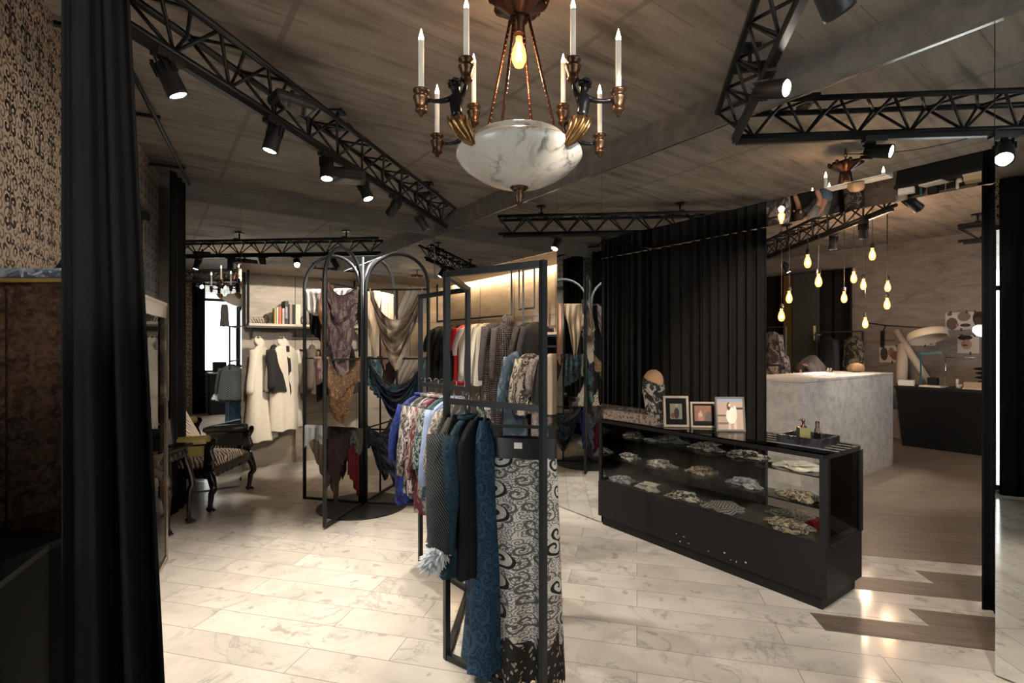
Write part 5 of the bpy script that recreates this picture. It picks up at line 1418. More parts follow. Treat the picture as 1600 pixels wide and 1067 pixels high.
# local frame: x = forward (out of the wall), y = sideways; near side y<0
chp = thing('armchair', 'carved black armchair with zebra back, black leather and yellow arms', 'armchair', (0,0,0))
W2, Dp = 0.36, 0.50
m = MB()
for (x, y, ox, oy) in ((Dp, -W2, 1, -0.3), (Dp, W2, 1, 0.3)):
    mm = MB(); cabriole(mm, (x, y, 0.37), (x+0.01, y, 0.0), Vector((ox, oy, 0)).normalized()); mm.build('front_leg', M_LACQ, chp)
for y in (-W2+0.02, W2-0.02):
    mm = MB(); mm.tube([(0.05, y, 0.37), (0.02, y, 0.2), (-0.05, y, 0.0)], [0.028, 0.024, 0.02], 10); mm.build('rear_leg', M_LACQ, chp)
m = MB(); m.prism([(-0.02,-W2-0.02), (Dp+0.03,-W2-0.02), (Dp+0.03,W2+0.02), (-0.02,W2+0.02)], 0.335, 0.40)
for i in range(9):      # scalloped apron along the front and the sides
    y = -W2 + 2*W2*(i+0.5)/9; m.ball((Dp+0.015, y, 0.335 - 0.012*abs(sin(i*1.3))), 0.045, 10, 6, sc=(0.35,1,0.6))
    x = Dp*(i+0.5)/9
    for s in (-1, 1): m.ball((x, s*(W2+0.005), 0.333 - 0.010*abs(sin(i*1.7))), 0.04, 10, 6, sc=(1,0.35,0.6))
m.build('seat_rail', M_LACQ, chp)
m = MB(); m.grid(lambda u, v: (0.05+(Dp-0.03)*u, -W2+0.03+2*(W2-0.03)*v, 0.40+0.075*(sin(pi*u)*sin(pi*v))**0.3), 14, 14, lambda u, v: (u*0.6, v*0.7))
m.build('seat_cushion', M_ZEB, chp, solid=0.01)
for s in (-1, 1):
    y = s*(W2-0.01); yel = s < 0
    mm = MB(); mm.bar((Dp-0.02, y, 0.38), (Dp-0.01, y, 0.63), 0.05, 0.05); mm.tube([(Dp-0.02, y, 0.40), (Dp+0.03, y, 0.48), (Dp+0.0, y, 0.56), (Dp+0.03, y, 0.63)], [0.03,0.026,0.026,0.03], 10)
    for q in (-1, 1): mm.ball((Dp+0.035, y+q*0.0, 0.64), 0.034, 12, 8, sc=(0.6,1.3,1))
    mm.bar((0.03, y, 0.595), (Dp+0.02, y, 0.625), 0.055, 0.03); mm.build('arm_frame', M_LACQ, chp)
    mm = MB(); mm.tube([(0.06, y, 0.630), (0.3, y, 0.645), (Dp-0.02, y, 0.655)], [0.048, 0.05, 0.05], 14, sq=0.8); mm.build('arm_pad', M_YEL if yel else M_LEATH, chp)
    mm = MB(); mm.bar((0.06, y, 0.55), (Dp-0.05, y, 0.555), 0.04, 0.17 if not yel else 0.10); mm.build('arm_side', M_YEL if yel else M_LEATH, chp, bevel=0.01)
m = MB()
def backf(u, v):
    c = 2*u-1; hh = 0.50 + 0.42*v*(1-0.22*abs(c)**2.5)
    return (0.05 - 0.16*v + 0.05*(1-c*c)*0.5, c*(W2-0.05)*(1-0.10*v), hh)
m.grid(backf, 16, 16, lambda u, v: (u*0.7, v*0.55)); m.build('backrest', M_ZEB, chp, solid=0.06)
m = MB(); pts = [backf(0, v/8) for v in range(9)] + [backf(u/10, 1) for u in range(1, 10)] + [backf(1, 1-v/8) for v in range(9)]
m.tube([Vector(p) for p in pts], 0.026, 10)
for (u, r) in ((0.5, 0.035), (0.38, 0.024), (0.62, 0.024), (0.27, 0.018), (0.73, 0.018)): m.ball(Vector(backf(u, 1)) + Vector((0,0,0.02)), r, 10, 8)
m.build('carved_back_frame', M_LACQ, chp)
LEGN = fl(335, 797); LEGF = fl(385, 768)
cc = (LEGN+LEGF)/2; ax = (LEGF-LEGN).normalized(); ang = atan2(ax.y, ax.x) - pi/2
fw = Vector((cos(ang), sin(ang), 0)); org = cc - fw*(Dp+0.01)
place(chp, (org.x, org.y, 0), ang)
# small carved table with a framed picture, in front of the armchair
tb = thing('console_table', 'small carved black side table with slim curved legs beside the armchair', 'side table', (0,0,0))
for (x, y) in ((0.12, -0.11), (0.12, 0.11), (-0.12, -0.11), (-0.12, 0.11)):
    mm = MB(); o_ = Vector((x, y, 0)).normalized(); cabriole(mm, (x, y, 0.60), (x+o_.x*0.05, y+o_.y*0.05, 0.0), o_, 0.026); mm.build('leg', M_LACQ, tb)
m = MB(); m.prism([(-0.17,-0.17),(0.17,-0.17),(0.17,0.17),(-0.17,0.17)], 0.655, 0.68); m.build('tabletop', M_LACQ, tb, bevel=0.006)
m = MB(); m.prism([(-0.14,-0.14),(0.14,-0.14),(0.14,0.14),(-0.14,0.14)], 0.575, 0.655)
for i in range(5):
    for s in (-1, 1): m.ball((s*0.14, -0.11+0.055*i, 0.60), 0.034, 10, 6, sc=(0.5,1,1.1)); m.ball((-0.11+0.055*i, s*0.14, 0.60), 0.034, 10, 6, sc=(1,0.5,1.1))
m.build('carved_apron', M_LACQ, tb)
tp = (fl(268, 832)+fl(297, 822))/2 - fw*0.17; place(tb, (tp.x, tp.y, 0), ang)
pF_ = photo_mat('photo_red_haired_figure', ((0.18,0.15,0.13), (0.05,0.04,0.04)), [(0.45,0.30,0.32,0.34,(0.34,0.28,0.27)), (0.42,0.78,0.13,0.14,(0.35,0.13,0.09))])
photo_frame('black photo frame with a portrait, on the carved side table', (tp.x+0.06, tp.y-0.04, 0.681), ang+1.1, 0.17, 0.23, 0.014, M_CASE, pF_, 0.2)
tag(MB().ball((0,0,0), 0.08, 20, 10, sc=(1,1,0.16)).build('yellow_dish', M_YEL, None, loc=(tp.x+0.02, tp.y+0.08, 0.697)), 'mustard yellow leather pad lying on the carved side table', 'pad')

# ------------------------------------------------------------------ silver vitrine beside the near curtain
V0 = fl(259, 876); vt = Vector((lwall(2.5)-lwall(3.5), 2.5-3.5, 0)).normalized(); vn = Vector((vt.y, -vt.x, 0))
if vn.x > 0: vn = -vn
vit = thing('glass_vitrine', 'tall silver-edged glass vitrine with shelves behind the near curtain', 'vitrine', (V0.x, V0.y, 0))
M_SIL = plain('champagne_metal', (0.55,0.48,0.38), 0.25, 0.9)
VW, VDp, VH = 0.85, 0.30, 1.79
def VP(s, d, z): p = Vector((V0.x, V0.y, 0)) + vt*s + vn*d; return Vector((p.x, p.y, z))
for (s, d) in ((0,0), (VW,0), (0,VDp), (VW,VDp)):
    m = MB(); m.bar(VP(s,d,0), VP(s,d,VH), 0.02, 0.02); m.build('upright', M_SIL, vit)
for z in (0.03, VH):
    m = MB()
    m.bar(VP(0,0,z), VP(VW,0,z), 0.02, 0.02); m.bar(VP(0,VDp,z), VP(VW,VDp,z), 0.02, 0.02); m.bar(VP(0,0,z), VP(0,VDp,z), 0.02, 0.02); m.bar(VP(VW,0,z), VP(VW,VDp,z), 0.02, 0.02)
    if z > 1: m.bar(VP(0,0,z-0.05), VP(VW,0,z-0.05), 0.012, 0.09)
    m.build('rim', M_SIL, vit)
vsh = []
for z in (0.06, 0.42, 0.78, 1.14, 1.47):
    m = MB(); m.prism([VP(0.01,0.01,0), VP(VW-0.01,0.01,0), VP(VW-0.01,VDp-0.01,0), VP(0.01,VDp-0.01,0)], z, z+0.014); m.build('shelf', plain('pale_oak_board', (0,0,0)) if z > 1 else M_CASE, vit)
m = MB(); m.bar(VP(0,VDp-0.005,0.9), VP(VW,VDp-0.005,0.9), 0.006, 1.74); m.build('rear_panel', M_CASE, vit)
m = MB(); m.bar(VP(0.01,0.0,0.9), VP(VW-0.01,0.0,0.9), 0.004, 1.70); m.build('glass_front', M_SMOKE, vit)
vit_items = [('white shoe box on the upper shelf of the silver vitrine', 'box', 1.485, (0.16,0.22,0.05), M_PAPER), ('red purse on the lower shelf of the silver vitrine', 'purse', 0.435, (0.09,0.16,0.10), plain('red_leather', (0.40,0.02,0.02), 0.4)),
             ('brown leather bag on the middle shelf of the silver vitrine', 'bag', 0.795, (0.12,0.24,0.16), plain('brown_leather', (0.12,0.055,0.03), 0.45)), ('white folded cloth on the middle shelf of the silver vitrine', 'cloth', 1.155, (0.14,0.20,0.06), M_WHITE)]
for i, (lb, cat, z, sz, mt) in enumerate(vit_items):
    m = MB(); m.box(VP(0.14 if i != 2 else 0.30, 0.14, z+sz[2]/2+0.0005), sz, rz=atan2(vt.y, vt.x)+pi/2); o = m.build({'box':'shoe_box','purse':'purse','bag':'handbag','cloth':'folded_cloth'}[cat], mt, None, bevel=0.008); tag(o, lb, cat)

# ------------------------------------------------------------------ marble-topped cabinet at the left edge, black bench before it
cb = thing('marble_topped_cabinet', 'tall dark burl cabinet with blue-grey marble top at the left edge', 'cabinet', (-1.7, 1.92, 0))
m = MB(); m.box((-1.73, 1.925, 0.862), (0.42, 0.29, 1.724)); 
t = NT('glossy_dark_burl'); v = t.coord(); f = t.noise(v, 14, 6, 0.65, 1.5)
t.setp(Base_Color=t.ramp(f, [(0.35, (0.010,0.006,0.005)), (0.6, (0.055,0.028,0.016)), (0.75, (0.10,0.05,0.028))]), Roughness=0.10, Coat_Weight=0.6)
m.build('body', t.mat, cb)
MB().box((-1.73, 1.92, 1.755), (0.43, 0.34, 0.034)).build('marble_top', F_('blue_grey_marble', (0.20,0.24,0.30), (0.05,0.07,0.11), 'floral', 5, c3=(0.34,0.36,0.40), rough=0.15, coord='Object', sheen=0.0), cb, bevel=0.005)
MB().box((-1.73, 1.921, 1.731), (0.425, 0.32, 0.014)).build('brass_band', M_BRASS, cb)
m = MB()
for x in (-1.78,): m.box((x, 1.7785, 0.9), (0.004, 0.003, 1.6))
m.build('door_joints', M_CASE, cb)
hd = MB(); c = Vector((-1.60, 1.93, 1.772))
hd.tube([c + Vector(q) for q in ((-0.14,0.0,0.008), (-0.10,0,0.05), (-0.05,0,0.10), (0.03,0,0.13), (0.10,0,0.10), (0.14,0,0.008))], [0.016,0.022,0.024,0.024,0.022,0.016], 12, sq=0.7)
tag(hd.build('bag_strap', M_LEATH), 'curved black leather bag strap standing on the marble-topped cabinet', 'strap')
bn = thing('low_bench', 'black angular plinth in front of the burl cabinet at the lower left', 'plinth', (-1.6, 1.5, 0))
bp = [(-1.95,1.775), (-1.50,1.775), (-1.52,1.66), (-1.41,1.39), (-1.60,1.25), (-1.85,1.6)]
MB().prism(bp, 0.0, 0.83).build('body', M_DRAPE, bn); MB().prism(bp, 0.8305, 0.85).build('top', plain('blue_black_top', (0.006,0.009,0.012), 0.6, Specular_IOR_Level=0.15), bn)
# ------------------------------------------------------------------ niche on the back wall: shelf, books, coats
sh2 = thing('bookshelf', 'hanging shelf with pale board and black frame on the back wall', 'shelf', DE(1.6, 6.8, 1.70))
SZ = 1.745
m = MB(); debox(m, 0.97, 2.30, 6.62, 6.92, SZ, SZ+0.028); m.build('board', plain('pale_oak_board', (0,0,0)), sh2)
m = MB(); m.bar(DE(0.95,6.63,SZ-0.013), DE(2.32,6.63,SZ-0.013), 0.022, 0.022); m.bar(DE(0.95,6.90,SZ-0.013), DE(2.32,6.90,SZ-0.013), 0.022, 0.022)
for d in (0.96, 2.31): m.bar(DE(d,6.63,SZ-0.013), DE(d,6.90,SZ-0.013), 0.022, 0.022)
m.build('frame', M_BLK, sh2)
for (d, e) in ((0.96,6.63), (0.96,6.90), (2.31,6.63), (2.31,6.90)):
    m = MB(); m.bar(DE(d,e,SZ), DE(d,e,LINT-0.001), 0.022, 0.022); m.build('hanging_post', M_BLK, sh2)
m = MB(); RZ2 = 1.60
m.bar(DE(1.0,6.63,RZ2), DE(2.30,6.63,RZ2), 0.018, 0.018)
for d in (1.0, 2.30): m.bar(DE(d,6.63,RZ2), DE(d,6.63,SZ-0.02), 0.018, 0.018)
m.build('clothes_rail', M_BLK, sh2)
TZ = SZ+0.0285
books = [(1.260,0.018,0.19,0.13,(0.42,0.30,0.08),'thin ochre book, leftmost on the back shelf'), (1.285,0.022,0.20,0.14,(0.50,0.47,0.40),'thin cream book beside the ochre one'), (1.315,0.030,0.205,0.14,(0.50,0.11,0.04),'orange-red book on the back shelf'),
         (1.352,0.026,0.19,0.14,(0.40,0.36,0.35),'pale grey-pink book right of the orange one'), (1.390,0.042,0.285,0.20,(0.012,0.012,0.014),'tall black book with white lettering on its spine'), (1.438,0.034,0.245,0.17,(0.24,0.19,0.15),'taupe book right of the tall black one'),
         (1.472,0.016,0.245,0.17,(0.02,0.018,0.016),'thin black book beside the thick cream one'), (1.520,0.060,0.245,0.17,(0.62,0.56,0.43),'thick cream book, rightmost on the back shelf')]
for i, (d, w, h, dp_, c, lb) in enumerate(books):
    th = thing('book', lb, 'book', DE(d, 6.72, TZ), 'books on the back shelf')
    cm = plain('book_cloth_%s' % 'abcdefgh'[i], c, 0.6)
    m = MB(); m.box(DE(d, 6.655+dp_/2, TZ+h/2), (w, dp_, h), rz=ANG_N); m.build('cover', cm, th, bevel=0.002)
    m = MB(); m.box(DE(d, 6.656+dp_/2+0.004, TZ+h/2+0.0015), (w*0.75, dp_-0.004, h), rz=ANG_N); m.build('pages', M_PAPER, th)
    if i == 4:   # white spine lettering, read sideways
        m = MB()
        for q in range(8):  # letter-like blocks
            z = TZ + 0.075 + q*0.018
            m.box(DE(d, 6.6535, z), (w*0.62, 0.0012, 0.0045), rz=ANG_N); m.box(DE(d-w*0.2, 6.6535, z+0.006), (w*0.16, 0.0012, 0.010), rz=ANG_N)
        m.build('spine_lettering', M_PAPER, th)
# scrolled metal bookends
for i, (d, s) in enumerate(((1.19, -1), (1.59, 1))):
    m = MB(); c = DE(d, 6.74, TZ)
    pts = []
    for q in range(26):
        a = q/25*4.2; r = 0.012+0.055*(q/25)
        pts.append(c + NN*s*(0.03 + r*cos(a)*0.8) + Vector((0,0,0.07 + r*sin(a))))
    m.tube(pts, 0.008, 8); m.tube([pts[-1], c + NN*s*0.02 + Vector((0,0,0.01))], 0.009, 8)
    for q in range(5): m.tube([c + NN*s*(0.05+0.025*q) + Vector((0,0,0.002)), c + NN*s*(0.07+0.03*q) + Vector((0,0,0.06+0.01*(q%2)))], 0.004, 6)
    m.tube([c + NN*s*0.0 + Vector((0,0,0.005)), c + NN*s*0.18 + Vector((0,0,0.005))], 0.005, 6)
    o = m.build('bookend', plain('dark_scrolled_iron', (0.05,0.035,0.02), 0.5, 0.6))
    tag(o, ['scrolled dark metal bookend left of the books on the back shelf', 'scrolled dark metal bookend right of the thick cream book'][i], 'bookend')
RH = RZ2 + 0.018
wc = plain('ivory_coat_cloth', (0.62,0.57,0.47), 0.8); bk = plain('black_wool', (0.015,0.014,0.014), 0.9); gy = plain('grey_brown_wool', (0.11,0.085,0.065), 0.9)
def gw(lb, d, mat, L, sl, seed, **kw):
    garment(kw.pop('nm', 'coat'), lb, 'coat', DE(d, 6.63, RH), kw.pop('rz', ANG_N+pi/2-0.3), mat, L=L, w=0.46, sleeve=sl, seed=seed, thick=kw.pop('thick', 0.18), hang_label='black hanger of the ' + lb.split(',')[0], **kw)
gw('ivory hooded coat, first on the back wall rail', 1.10, wc, 1.12, 0.50, 300, hood=True, rz=ANG_N+pi/2-0.55, thick=0.22)
gw('black coat between the two ivory coats', 1.24, bk, 0.55, 0.45, 301)
gw('ivory coat with black front edge, second ivory coat on the back rail', 1.36, wc, 1.02, 0.48, 302, hood=True, open_front=bk, rz=ANG_N+pi/2-0.9)
gw('grey-brown coat right of the ivory coats', 1.68, gy, 0.60, 0.48, 303)
gw('black coat beside the grey-brown one on the back rail', 1.84, bk, 0.60, 0.50, 304)
gw('dark jacket right of the black coat on the back rail', 2.00, F_('charcoal_tweed', (0.03,0.027,0.025), kind='plain'), 0.62, 0.50, 305)
gw('black jacket, last on the back wall rail', 2.16, bk, 0.62, 0.50, 306)

# ------------------------------------------------------------------ back shop
# pendant bulbs
PEND = [(1262,408,5.4,'high'), (1279,438,5.4,''), (1233,464,5.9,''), (1221,492,5.7,''), (1319,464,6.3,''), (1334,433,6.2,''), (1349,444,6.6,''), (1363,397,5.9,''), (1387,447,6.5,''), (1386,474,6.2,''), (1352,504,6.6,'')]
PLAB = ['hanging filament bulb, upper left one of the cluster in the back shop', 'filament bulb just below and right of the upper left one', 'filament bulb at the left, above the lowest left one', 'lowest left filament bulb, near the black curtain',
        'filament bulb hanging lower middle of the cluster', 'filament bulb directly above and right of the lower middle one', 'filament bulb between the middle ones and the paired right ones', 'highest filament bulb at the right of the cluster',
        'upper one of the two stacked filament bulbs at the right', 'lower one of the two stacked filament bulbs at the right', 'lowest right filament bulb, just above the counter end']
for i, (x, y, Y, _) in enumerate(PEND):
    p = px(x, y, Y); s = 1.15
    th = thing('pendant_lamp', PLAB[i], 'pendant lamp', p, 'filament bulbs hanging over the marble counter')
    top = Vector((p.x, p.y, p.z + 0.060*s))
    MB().lathe([(0.019, 0.0), (0.021, 0.004), (0.021, 0.045), (0.010, 0.058), (0.004, 0.062)], top, 14).build('socket', M_LAMP, th)
    MB().tube([top + Vector((0,0,0.06)), (p.x, p.y, CEIL-0.001)], 0.0032, 6).build('cord', M_LAMP, th)
    edison(th, top, s)
    l = bpy.data.lights.new('pendant_bulb_light', 'POINT'); l.energy = 6; l.color = (1.0, 0.76, 0.56); l.shadow_soft_size = 0.03
    o = bpy.data.objects.new('pendant_bulb_light', l); COL.objects.link(o); o.location = (p.x, p.y, p.z-0.10)
# black draped rear part and golden strip
curtain('curtain', 'dark curtained wall behind the hanging bulbs in the back shop', DE(9.80, 3.62), DE(9.80, 7.1), 0.01, 2.85, 18, 0.03, M_DRAPE2, seed=31)
struct(MB().bar(DE(9.55, 4.64, 1.4), DE(9.55, 4.49, 1.4), 0.05, 2.8).build('door_1', plain('old_gold_door_edge', (0.16,0.11,0.03), 0.4, 0.5)))
struct(MB().bar(DE(9.52, 4.47, 1.4), DE(9.52, 4.02, 1.4), 0.04, 2.8).build('door_2', plain('grey_green_door', (0.035,0.036,0.030), 0.5)))
tag(MB().tube([DE(9.44,4.08,1.70), DE(9.38,4.08,1.70), DE(9.38,3.94,1.70)], 0.012, 8).bar(DE(9.47,4.08,1.60), DE(9.47,4.08,1.86), 0.04, 0.008).build('door_handle', M_BRASS), 'brass lever handle on the dark rear door of the back shop', 'handle')
# rail of printed dresses behind the counter
rb = MB(); rb.bar(DE(8.45,5.0,1.82), DE(8.45,4.08,1.82), 0.02, 0.02)
for e in (5.0, 4.08): rb.bar(DE(8.45,e,0), DE(8.45,e,1.82), 0.025, 0.025)
tag(rb.build('clothes_rail', M_BLK), 'black clothes rail behind the left end of the marble counter', 'clothes rail')
kf = F_('grey_cream_figure_print', (0.30,0.26,0.24), (0.05,0.05,0.06), 'floral', 6, c3=(0.15,0.13,0.12)); kf2 = F_('olive_gold_figure_print', (0.17,0.14,0.10), (0.02,0.02,0.02), 'floral', 8, c3=(0.08,0.07,0.06))
BH = 1.845
garment('print_dress', 'grey and cream print dress with black waist, behind the counter left end', 'dress', DE(8.45,4.30,BH), ANG_N+1.2, kf, L=1.2, w=0.38, sleeve=0.5, belt=bk, seed=401, thick=0.2, open_front=bk)
garment('print_dress', 'print dress left of the black-waisted one behind the counter', 'dress', DE(8.45,4.55,BH), ANG_N+0.8, kf, L=1.15, w=0.38, sleeve=0.55, belt=bk, seed=402, thick=0.2)
garment('print_jacket', 'pale print jacket at the right end of the rear clothes rail', 'jacket', DE(8.45,4.16,BH-0.35), ANG_N+0.9, kf, L=0.7, w=0.36, sleeve=0.45, seed=403, thick=0.2)
rb = MB(); rb.bar(DE(9.3,3.98,1.74), DE(9.3,3.28,1.74), 0.02, 0.02)
for e in (3.98, 3.28): rb.bar(DE(9.3,e,0), DE(9.3,e,1.74), 0.025, 0.025)
tag(rb.build('clothes_rail', M_BLK), 'black clothes rail in front of the dark rear curtain', 'clothes rail')
garment('print_dress', 'olive print dress with black waist at the right end of the dark passage', 'dress', DE(9.3,3.42,1.765), ANG_N+0.9, kf2, L=1.2, w=0.34, sleeve=0.5, belt=bk, seed=404, thick=0.16)
garment('black_robe', 'long black robe with one glossy edge in the dark passage', 'robe', DE(9.3,3.80,1.765), ANG_N+0.9, bt, L=1.35, w=0.44, sleeve=0.6, seed=405, thick=0.2, open_front=M_WHITE)
# papers and basket on the counter
for i, (d, e, r, lb) in enumerate(((6.35,2.75,0.2,'white sheets of paper lying on the marble counter'), (6.60,2.80,-0.3,'second pile of white paper on the marble counter'))):
    m = MB()
    for q in range(4): m.box(DE(d+0.01*q, e, 1.1655+0.001+0.003*q), (0.30, 0.21, 0.002), rz=ANG_N+r+0.12*q)
    tag(m.build('paper_stack', M_PAPER), lb, 'paper', 'papers on the marble counter')
m = MB(); m.lathe([(0.04,0.0),(0.09,0.02),(0.095,0.06),(0.07,0.10),(0.02,0.12)], DE(7.50,2.72,1.1655), 20, wob=lambda a, i: 1+0.12*sin(5*a+i))
tag(m.build('fabric_bag', plain('tan_leather', (0.22,0.13,0.07), 0.6)), 'crumpled tan leather bag at the far end of the marble counter', 'bag')
m = MB(); m.lathe([(0.02,0),(0.035,0.003),(0.045,0.05),(0.042,0.055),(0.034,0.01),(0.02,0.008)], DE(7.15,2.90,1.1655), 18)
tag(m.build('glass_bowl', M_GLASS), 'small clear glass bowl on the marble counter', 'bowl')
# black worktable at the rear wall
tbk = thing('work_table', 'black fabric-covered worktable against the rear concrete wall', 'table', DE(9.5, 2.2, 0))
m = MB(); m.prism([DE(9.24,1.55), DE(9.90,1.55), DE(9.90,2.85), DE(9.24,2.85)], 0.86, 0.90); m.build('tabletop', M_CASE, tbk)
m = MB(); b = []
bo = [DE(9.26,1.75), DE(9.88,1.75), DE(9.88,2.75), DE(9.26,2.75)]; tpn = [DE(9.24,1.55), DE(9.90,1.55), DE(9.90,2.83), DE(9.24,2.83)]
for p in bo: m.v.append(Vector((p.x,p.y,0.0)))
for p in tpn: m.v.append(Vector((p.x,p.y,0.86)))
for q in ((0,3,2,1),(4,5,6,7),(0,1,5,4),(1,2,6,5),(2,3,7,6),(3,0,4,7)): m.face(q)
m.build('body', M_DRAPE, tbk)
W0 = 0.9005
def on(o, lb, cat, grp=None): return tag(o, lb, cat, grp)
M_TUBE = plain('off_white_paper_roll', (0.55,0.49,0.41), 0.7)
a = DE(9.60, 2.860,W0); on(MB().tube([a+Vector((0,0,0.002)), DE(9.80, 2.900,W0+0.62)], 0.075, 20).build('paper_roll', M_TUBE), 'thick upright cream roll of paper on the black worktable', 'roll', 'paper rolls on the worktable')
a = DE(9.60, 2.500,W0+0.02); on(MB().tube([a, DE(9.84, 3.000,W0+0.85)], 0.050, 18).build('paper_roll', M_TUBE), 'long leaning cream roll of paper behind the wall lamp', 'roll', 'paper rolls on the worktable')
# wall lamp with swing arm
wl = thing('wall_lamp', 'swing-arm wall lamp with a large cream drum shade over the worktable', 'wall lamp', DE(9.93, 3.220, 1.62))
m = MB(); m.bar(DE(9.935, 3.220,1.48), DE(9.935, 3.220,1.76), 0.05, 0.03); m.build('wall_bracket', M_LAMP, wl)
m = MB(); m.tube([DE(9.92, 3.220,1.69), DE(9.55, 3.060,1.82), DE(9.50, 3.040,1.83)], 0.010, 8); m.tube([DE(9.75, 3.400,1.90), DE(9.50, 3.040,1.83), DE(9.30, 2.400,1.76)], 0.010, 8); m.tube([DE(9.92, 3.220,1.60), DE(9.75, 3.000,1.60)], 0.006, 6); m.build('swing_arm', M_LAMP, wl)
lc = DE(9.28, 2.46, 1.68); Mt = Matrix.Rotation(ANG_N, 3, 'Z') @ Matrix.Rotation(0.22, 3, 'Y') @ Matrix.Rotation(-0.30, 3, 'X')
sd_ = MB().lathe([(0.225,-0.085),(0.238,-0.075),(0.240,0.0),(0.225,0.03),(0.06,0.045),(0.001,0.046)], lc, 40, Mt, cap=False).build('lamp_shade', plain('cream_lamp_shade', (0.62,0.54,0.42), 0.6), wl, solid=0.004)
MB().lathe([(0.04,0.044),(0.04,0.10),(0.03,0.105)], lc, 20, Mt).build('shade_cap', M_LAMP, wl)
# wall prints
def wallprint(label, d, e, z, w, h, bg, blobs, nm, clip=True):
    th = thing('wall_print', label, 'print', DE(d, e, z))
    m = MB(); hw = w/2
    cs = [DE(9.944, e+hw, z-h/2), DE(9.944, e-hw, z-h/2), DE(9.944, e-hw, z+h/2), DE(9.944, e+hw, z+h/2)]
    m.v += cs; m.face([0,1,2,3], [(0,0),(1,0),(1,1),(0,1)]); m.build('sheet', photo_mat(nm, bg, blobs), th, solid=0.002)
    m = MB()
    for s in (-0.6, 0.6): m.box(DE(9.938, e+hw*s, z+h/2), (0.012, 0.02, 0.045), rz=ANG_N)
    m.box(DE(9.938, e-hw*0.2, z-h/2), (0.012, 0.02, 0.045), rz=ANG_N)
    m.build('clip', M_LAMP, th); return th
wbg = ((0.50,0.47,0.43), (0.44,0.41,0.38))
def wpx(x):   # position along the rear wall seen at picture column x
    t_ = (x-CXP)/FOC; Y = 9.94/(NN.x*t_+NN.y); return UU.x*t_*Y + UU.y*Y, Y
def wprint(label, x0, x1, y0, y1, blobs, nm):
    e0, Y0 = wpx(x0); e1, Y1 = wpx(x1); Ym = (Y0+Y1)/2
    z = EYE + (HZP-(y0+y1)/2)/FOC*Ym; h = (y1-y0)/FOC*Ym
    return wallprint(label, 9.944, (e0+e1)/2, z, abs(e0-e1), h, wbg, blobs, nm)
wprint('white wall print with grey rock and shell pictures, upper right of the rear wall', 1477, 1519, 488, 515, [(0.16,0.9,0.10,0.09,(0.10,0.09,0.08)), (0.25,0.35,0.22,0.36,(0.11,0.085,0.085)), (0.7,0.75,0.24,0.28,(0.16,0.145,0.13)), (0.75,0.25,0.20,0.10,(0.05,0.045,0.04)), (0.45,0.28,0.06,0.09,(0.30,0.12,0.10))], 'print_rocks')
wprint('dark-topped wall print partly behind the right curtain', 1519, 1542, 487, 520, [(0.45,0.7,0.42,0.4,(0.02,0.018,0.015)), (0.4,0.55,0.3,0.2,(0.06,0.045,0.03))], 'print_dark')
wprint('white print with dark cap and salmon patch, below the rock print', 1496, 1530, 524, 552, [(0.35,0.88,0.35,0.15,(0.02,0.02,0.02)), (0.42,0.5,0.25,0.28,(0.34,0.21,0.15)), (0.35,0.45,0.15,0.05,(0.05,0.04,0.04))], 'print_cap')
wprint('print with dark vase and red flowers behind the thick paper roll', 1374, 1408, 540, 566, [(0.22,0.5,0.18,0.40,(0.06,0.05,0.05)), (0.55,0.6,0.14,0.3,(0.22,0.17,0.14)), (0.75,0.4,0.22,0.28,(0.22,0.08,0.06))], 'print_vase')
wprint('print with grey stones under the wall lamp shade', 1422, 1462, 520, 540, [(0.2,0.6,0.18,0.5,(0.12,0.10,0.09)), (0.55,0.5,0.18,0.4,(0.16,0.14,0.13)), (0.8,0.35,0.12,0.25,(0.06,0.05,0.05))], 'print_stones')
# second lamp glowing behind the right curtain
gl2 = thing('table_lamp', 'glowing white lamp shade half hidden by the right curtain', 'table lamp', px(1536, 516, 6.6) - Vector((0,0,0.8)))
pg = px(1535, 516, 6.6)
MB().lathe([(0.001,-0.08),(0.05,-0.07),(0.09,-0.04),(0.10,0.0),(0.075,0.04),(0.025,0.065)], pg, 24, Matrix.Rotation(0.5, 3, 'Y')).build('lamp_shade', emit('glowing_white_shade', (1.0,0.88,0.72), 5.0), gl2)
MB().tube([pg + Vector((0.06,0,0.03)), pg + Vector((0.3,0.1,0.3)), (pg.x+0.4, pg.y+0.1, CEIL)], 0.01, 8).build('arm', M_LAMP, gl2)
# stack of dark cloth, books, boxes and small things on the worktable
for i in range(5):
    m = MB(); w = 0.34-0.02*(i % 2); c = DE(9.62, 1.72+0.01*i, W0+0.033+0.062*i)
    m.ball(c, 1.0, 20, 10, sc=(w*0.55, w*0.75, 0.031), M=Matrix.Rotation(ANG_N+0.1*i, 3, 'Z'))
    on(m.build('folded_cloth', M_DRAPE2), ['folded black cloth, lowest of the stack on the worktable', 'folded black cloth, second from below in the stack', 'folded black cloth in the middle of the stack', 'folded black cloth, second from the top of the stack', 'folded black cloth on top of the stack by the curtain'][i], 'cloth', 'folded black cloths on the worktable')
on(MB().box(DE(9.36,1.88,W0+0.014), (0.24,0.34,0.026), rz=ANG_N).build('book', plain('cream_book_cloth', (0.48,0.42,0.32), 0.6), None, bevel=0.002), 'cream book lying under the light box on the worktable', 'book')
on(MB().box(DE(9.36,1.90,W0+0.063), (0.22,0.30,0.070), rz=ANG_N+0.1).build('storage_box', plain('beige_cardboard', (0.42,0.33,0.22), 0.7), None, bevel=0.003), 'beige flat box stacked on the cream book', 'box')
on(MB().box(DE(9.36,2.40,W0+0.012), (0.20,0.28,0.02), rz=ANG_N-0.2).build('notepad', M_PAPER), 'white notepad in front of the leaning roll on the worktable', 'notepad')
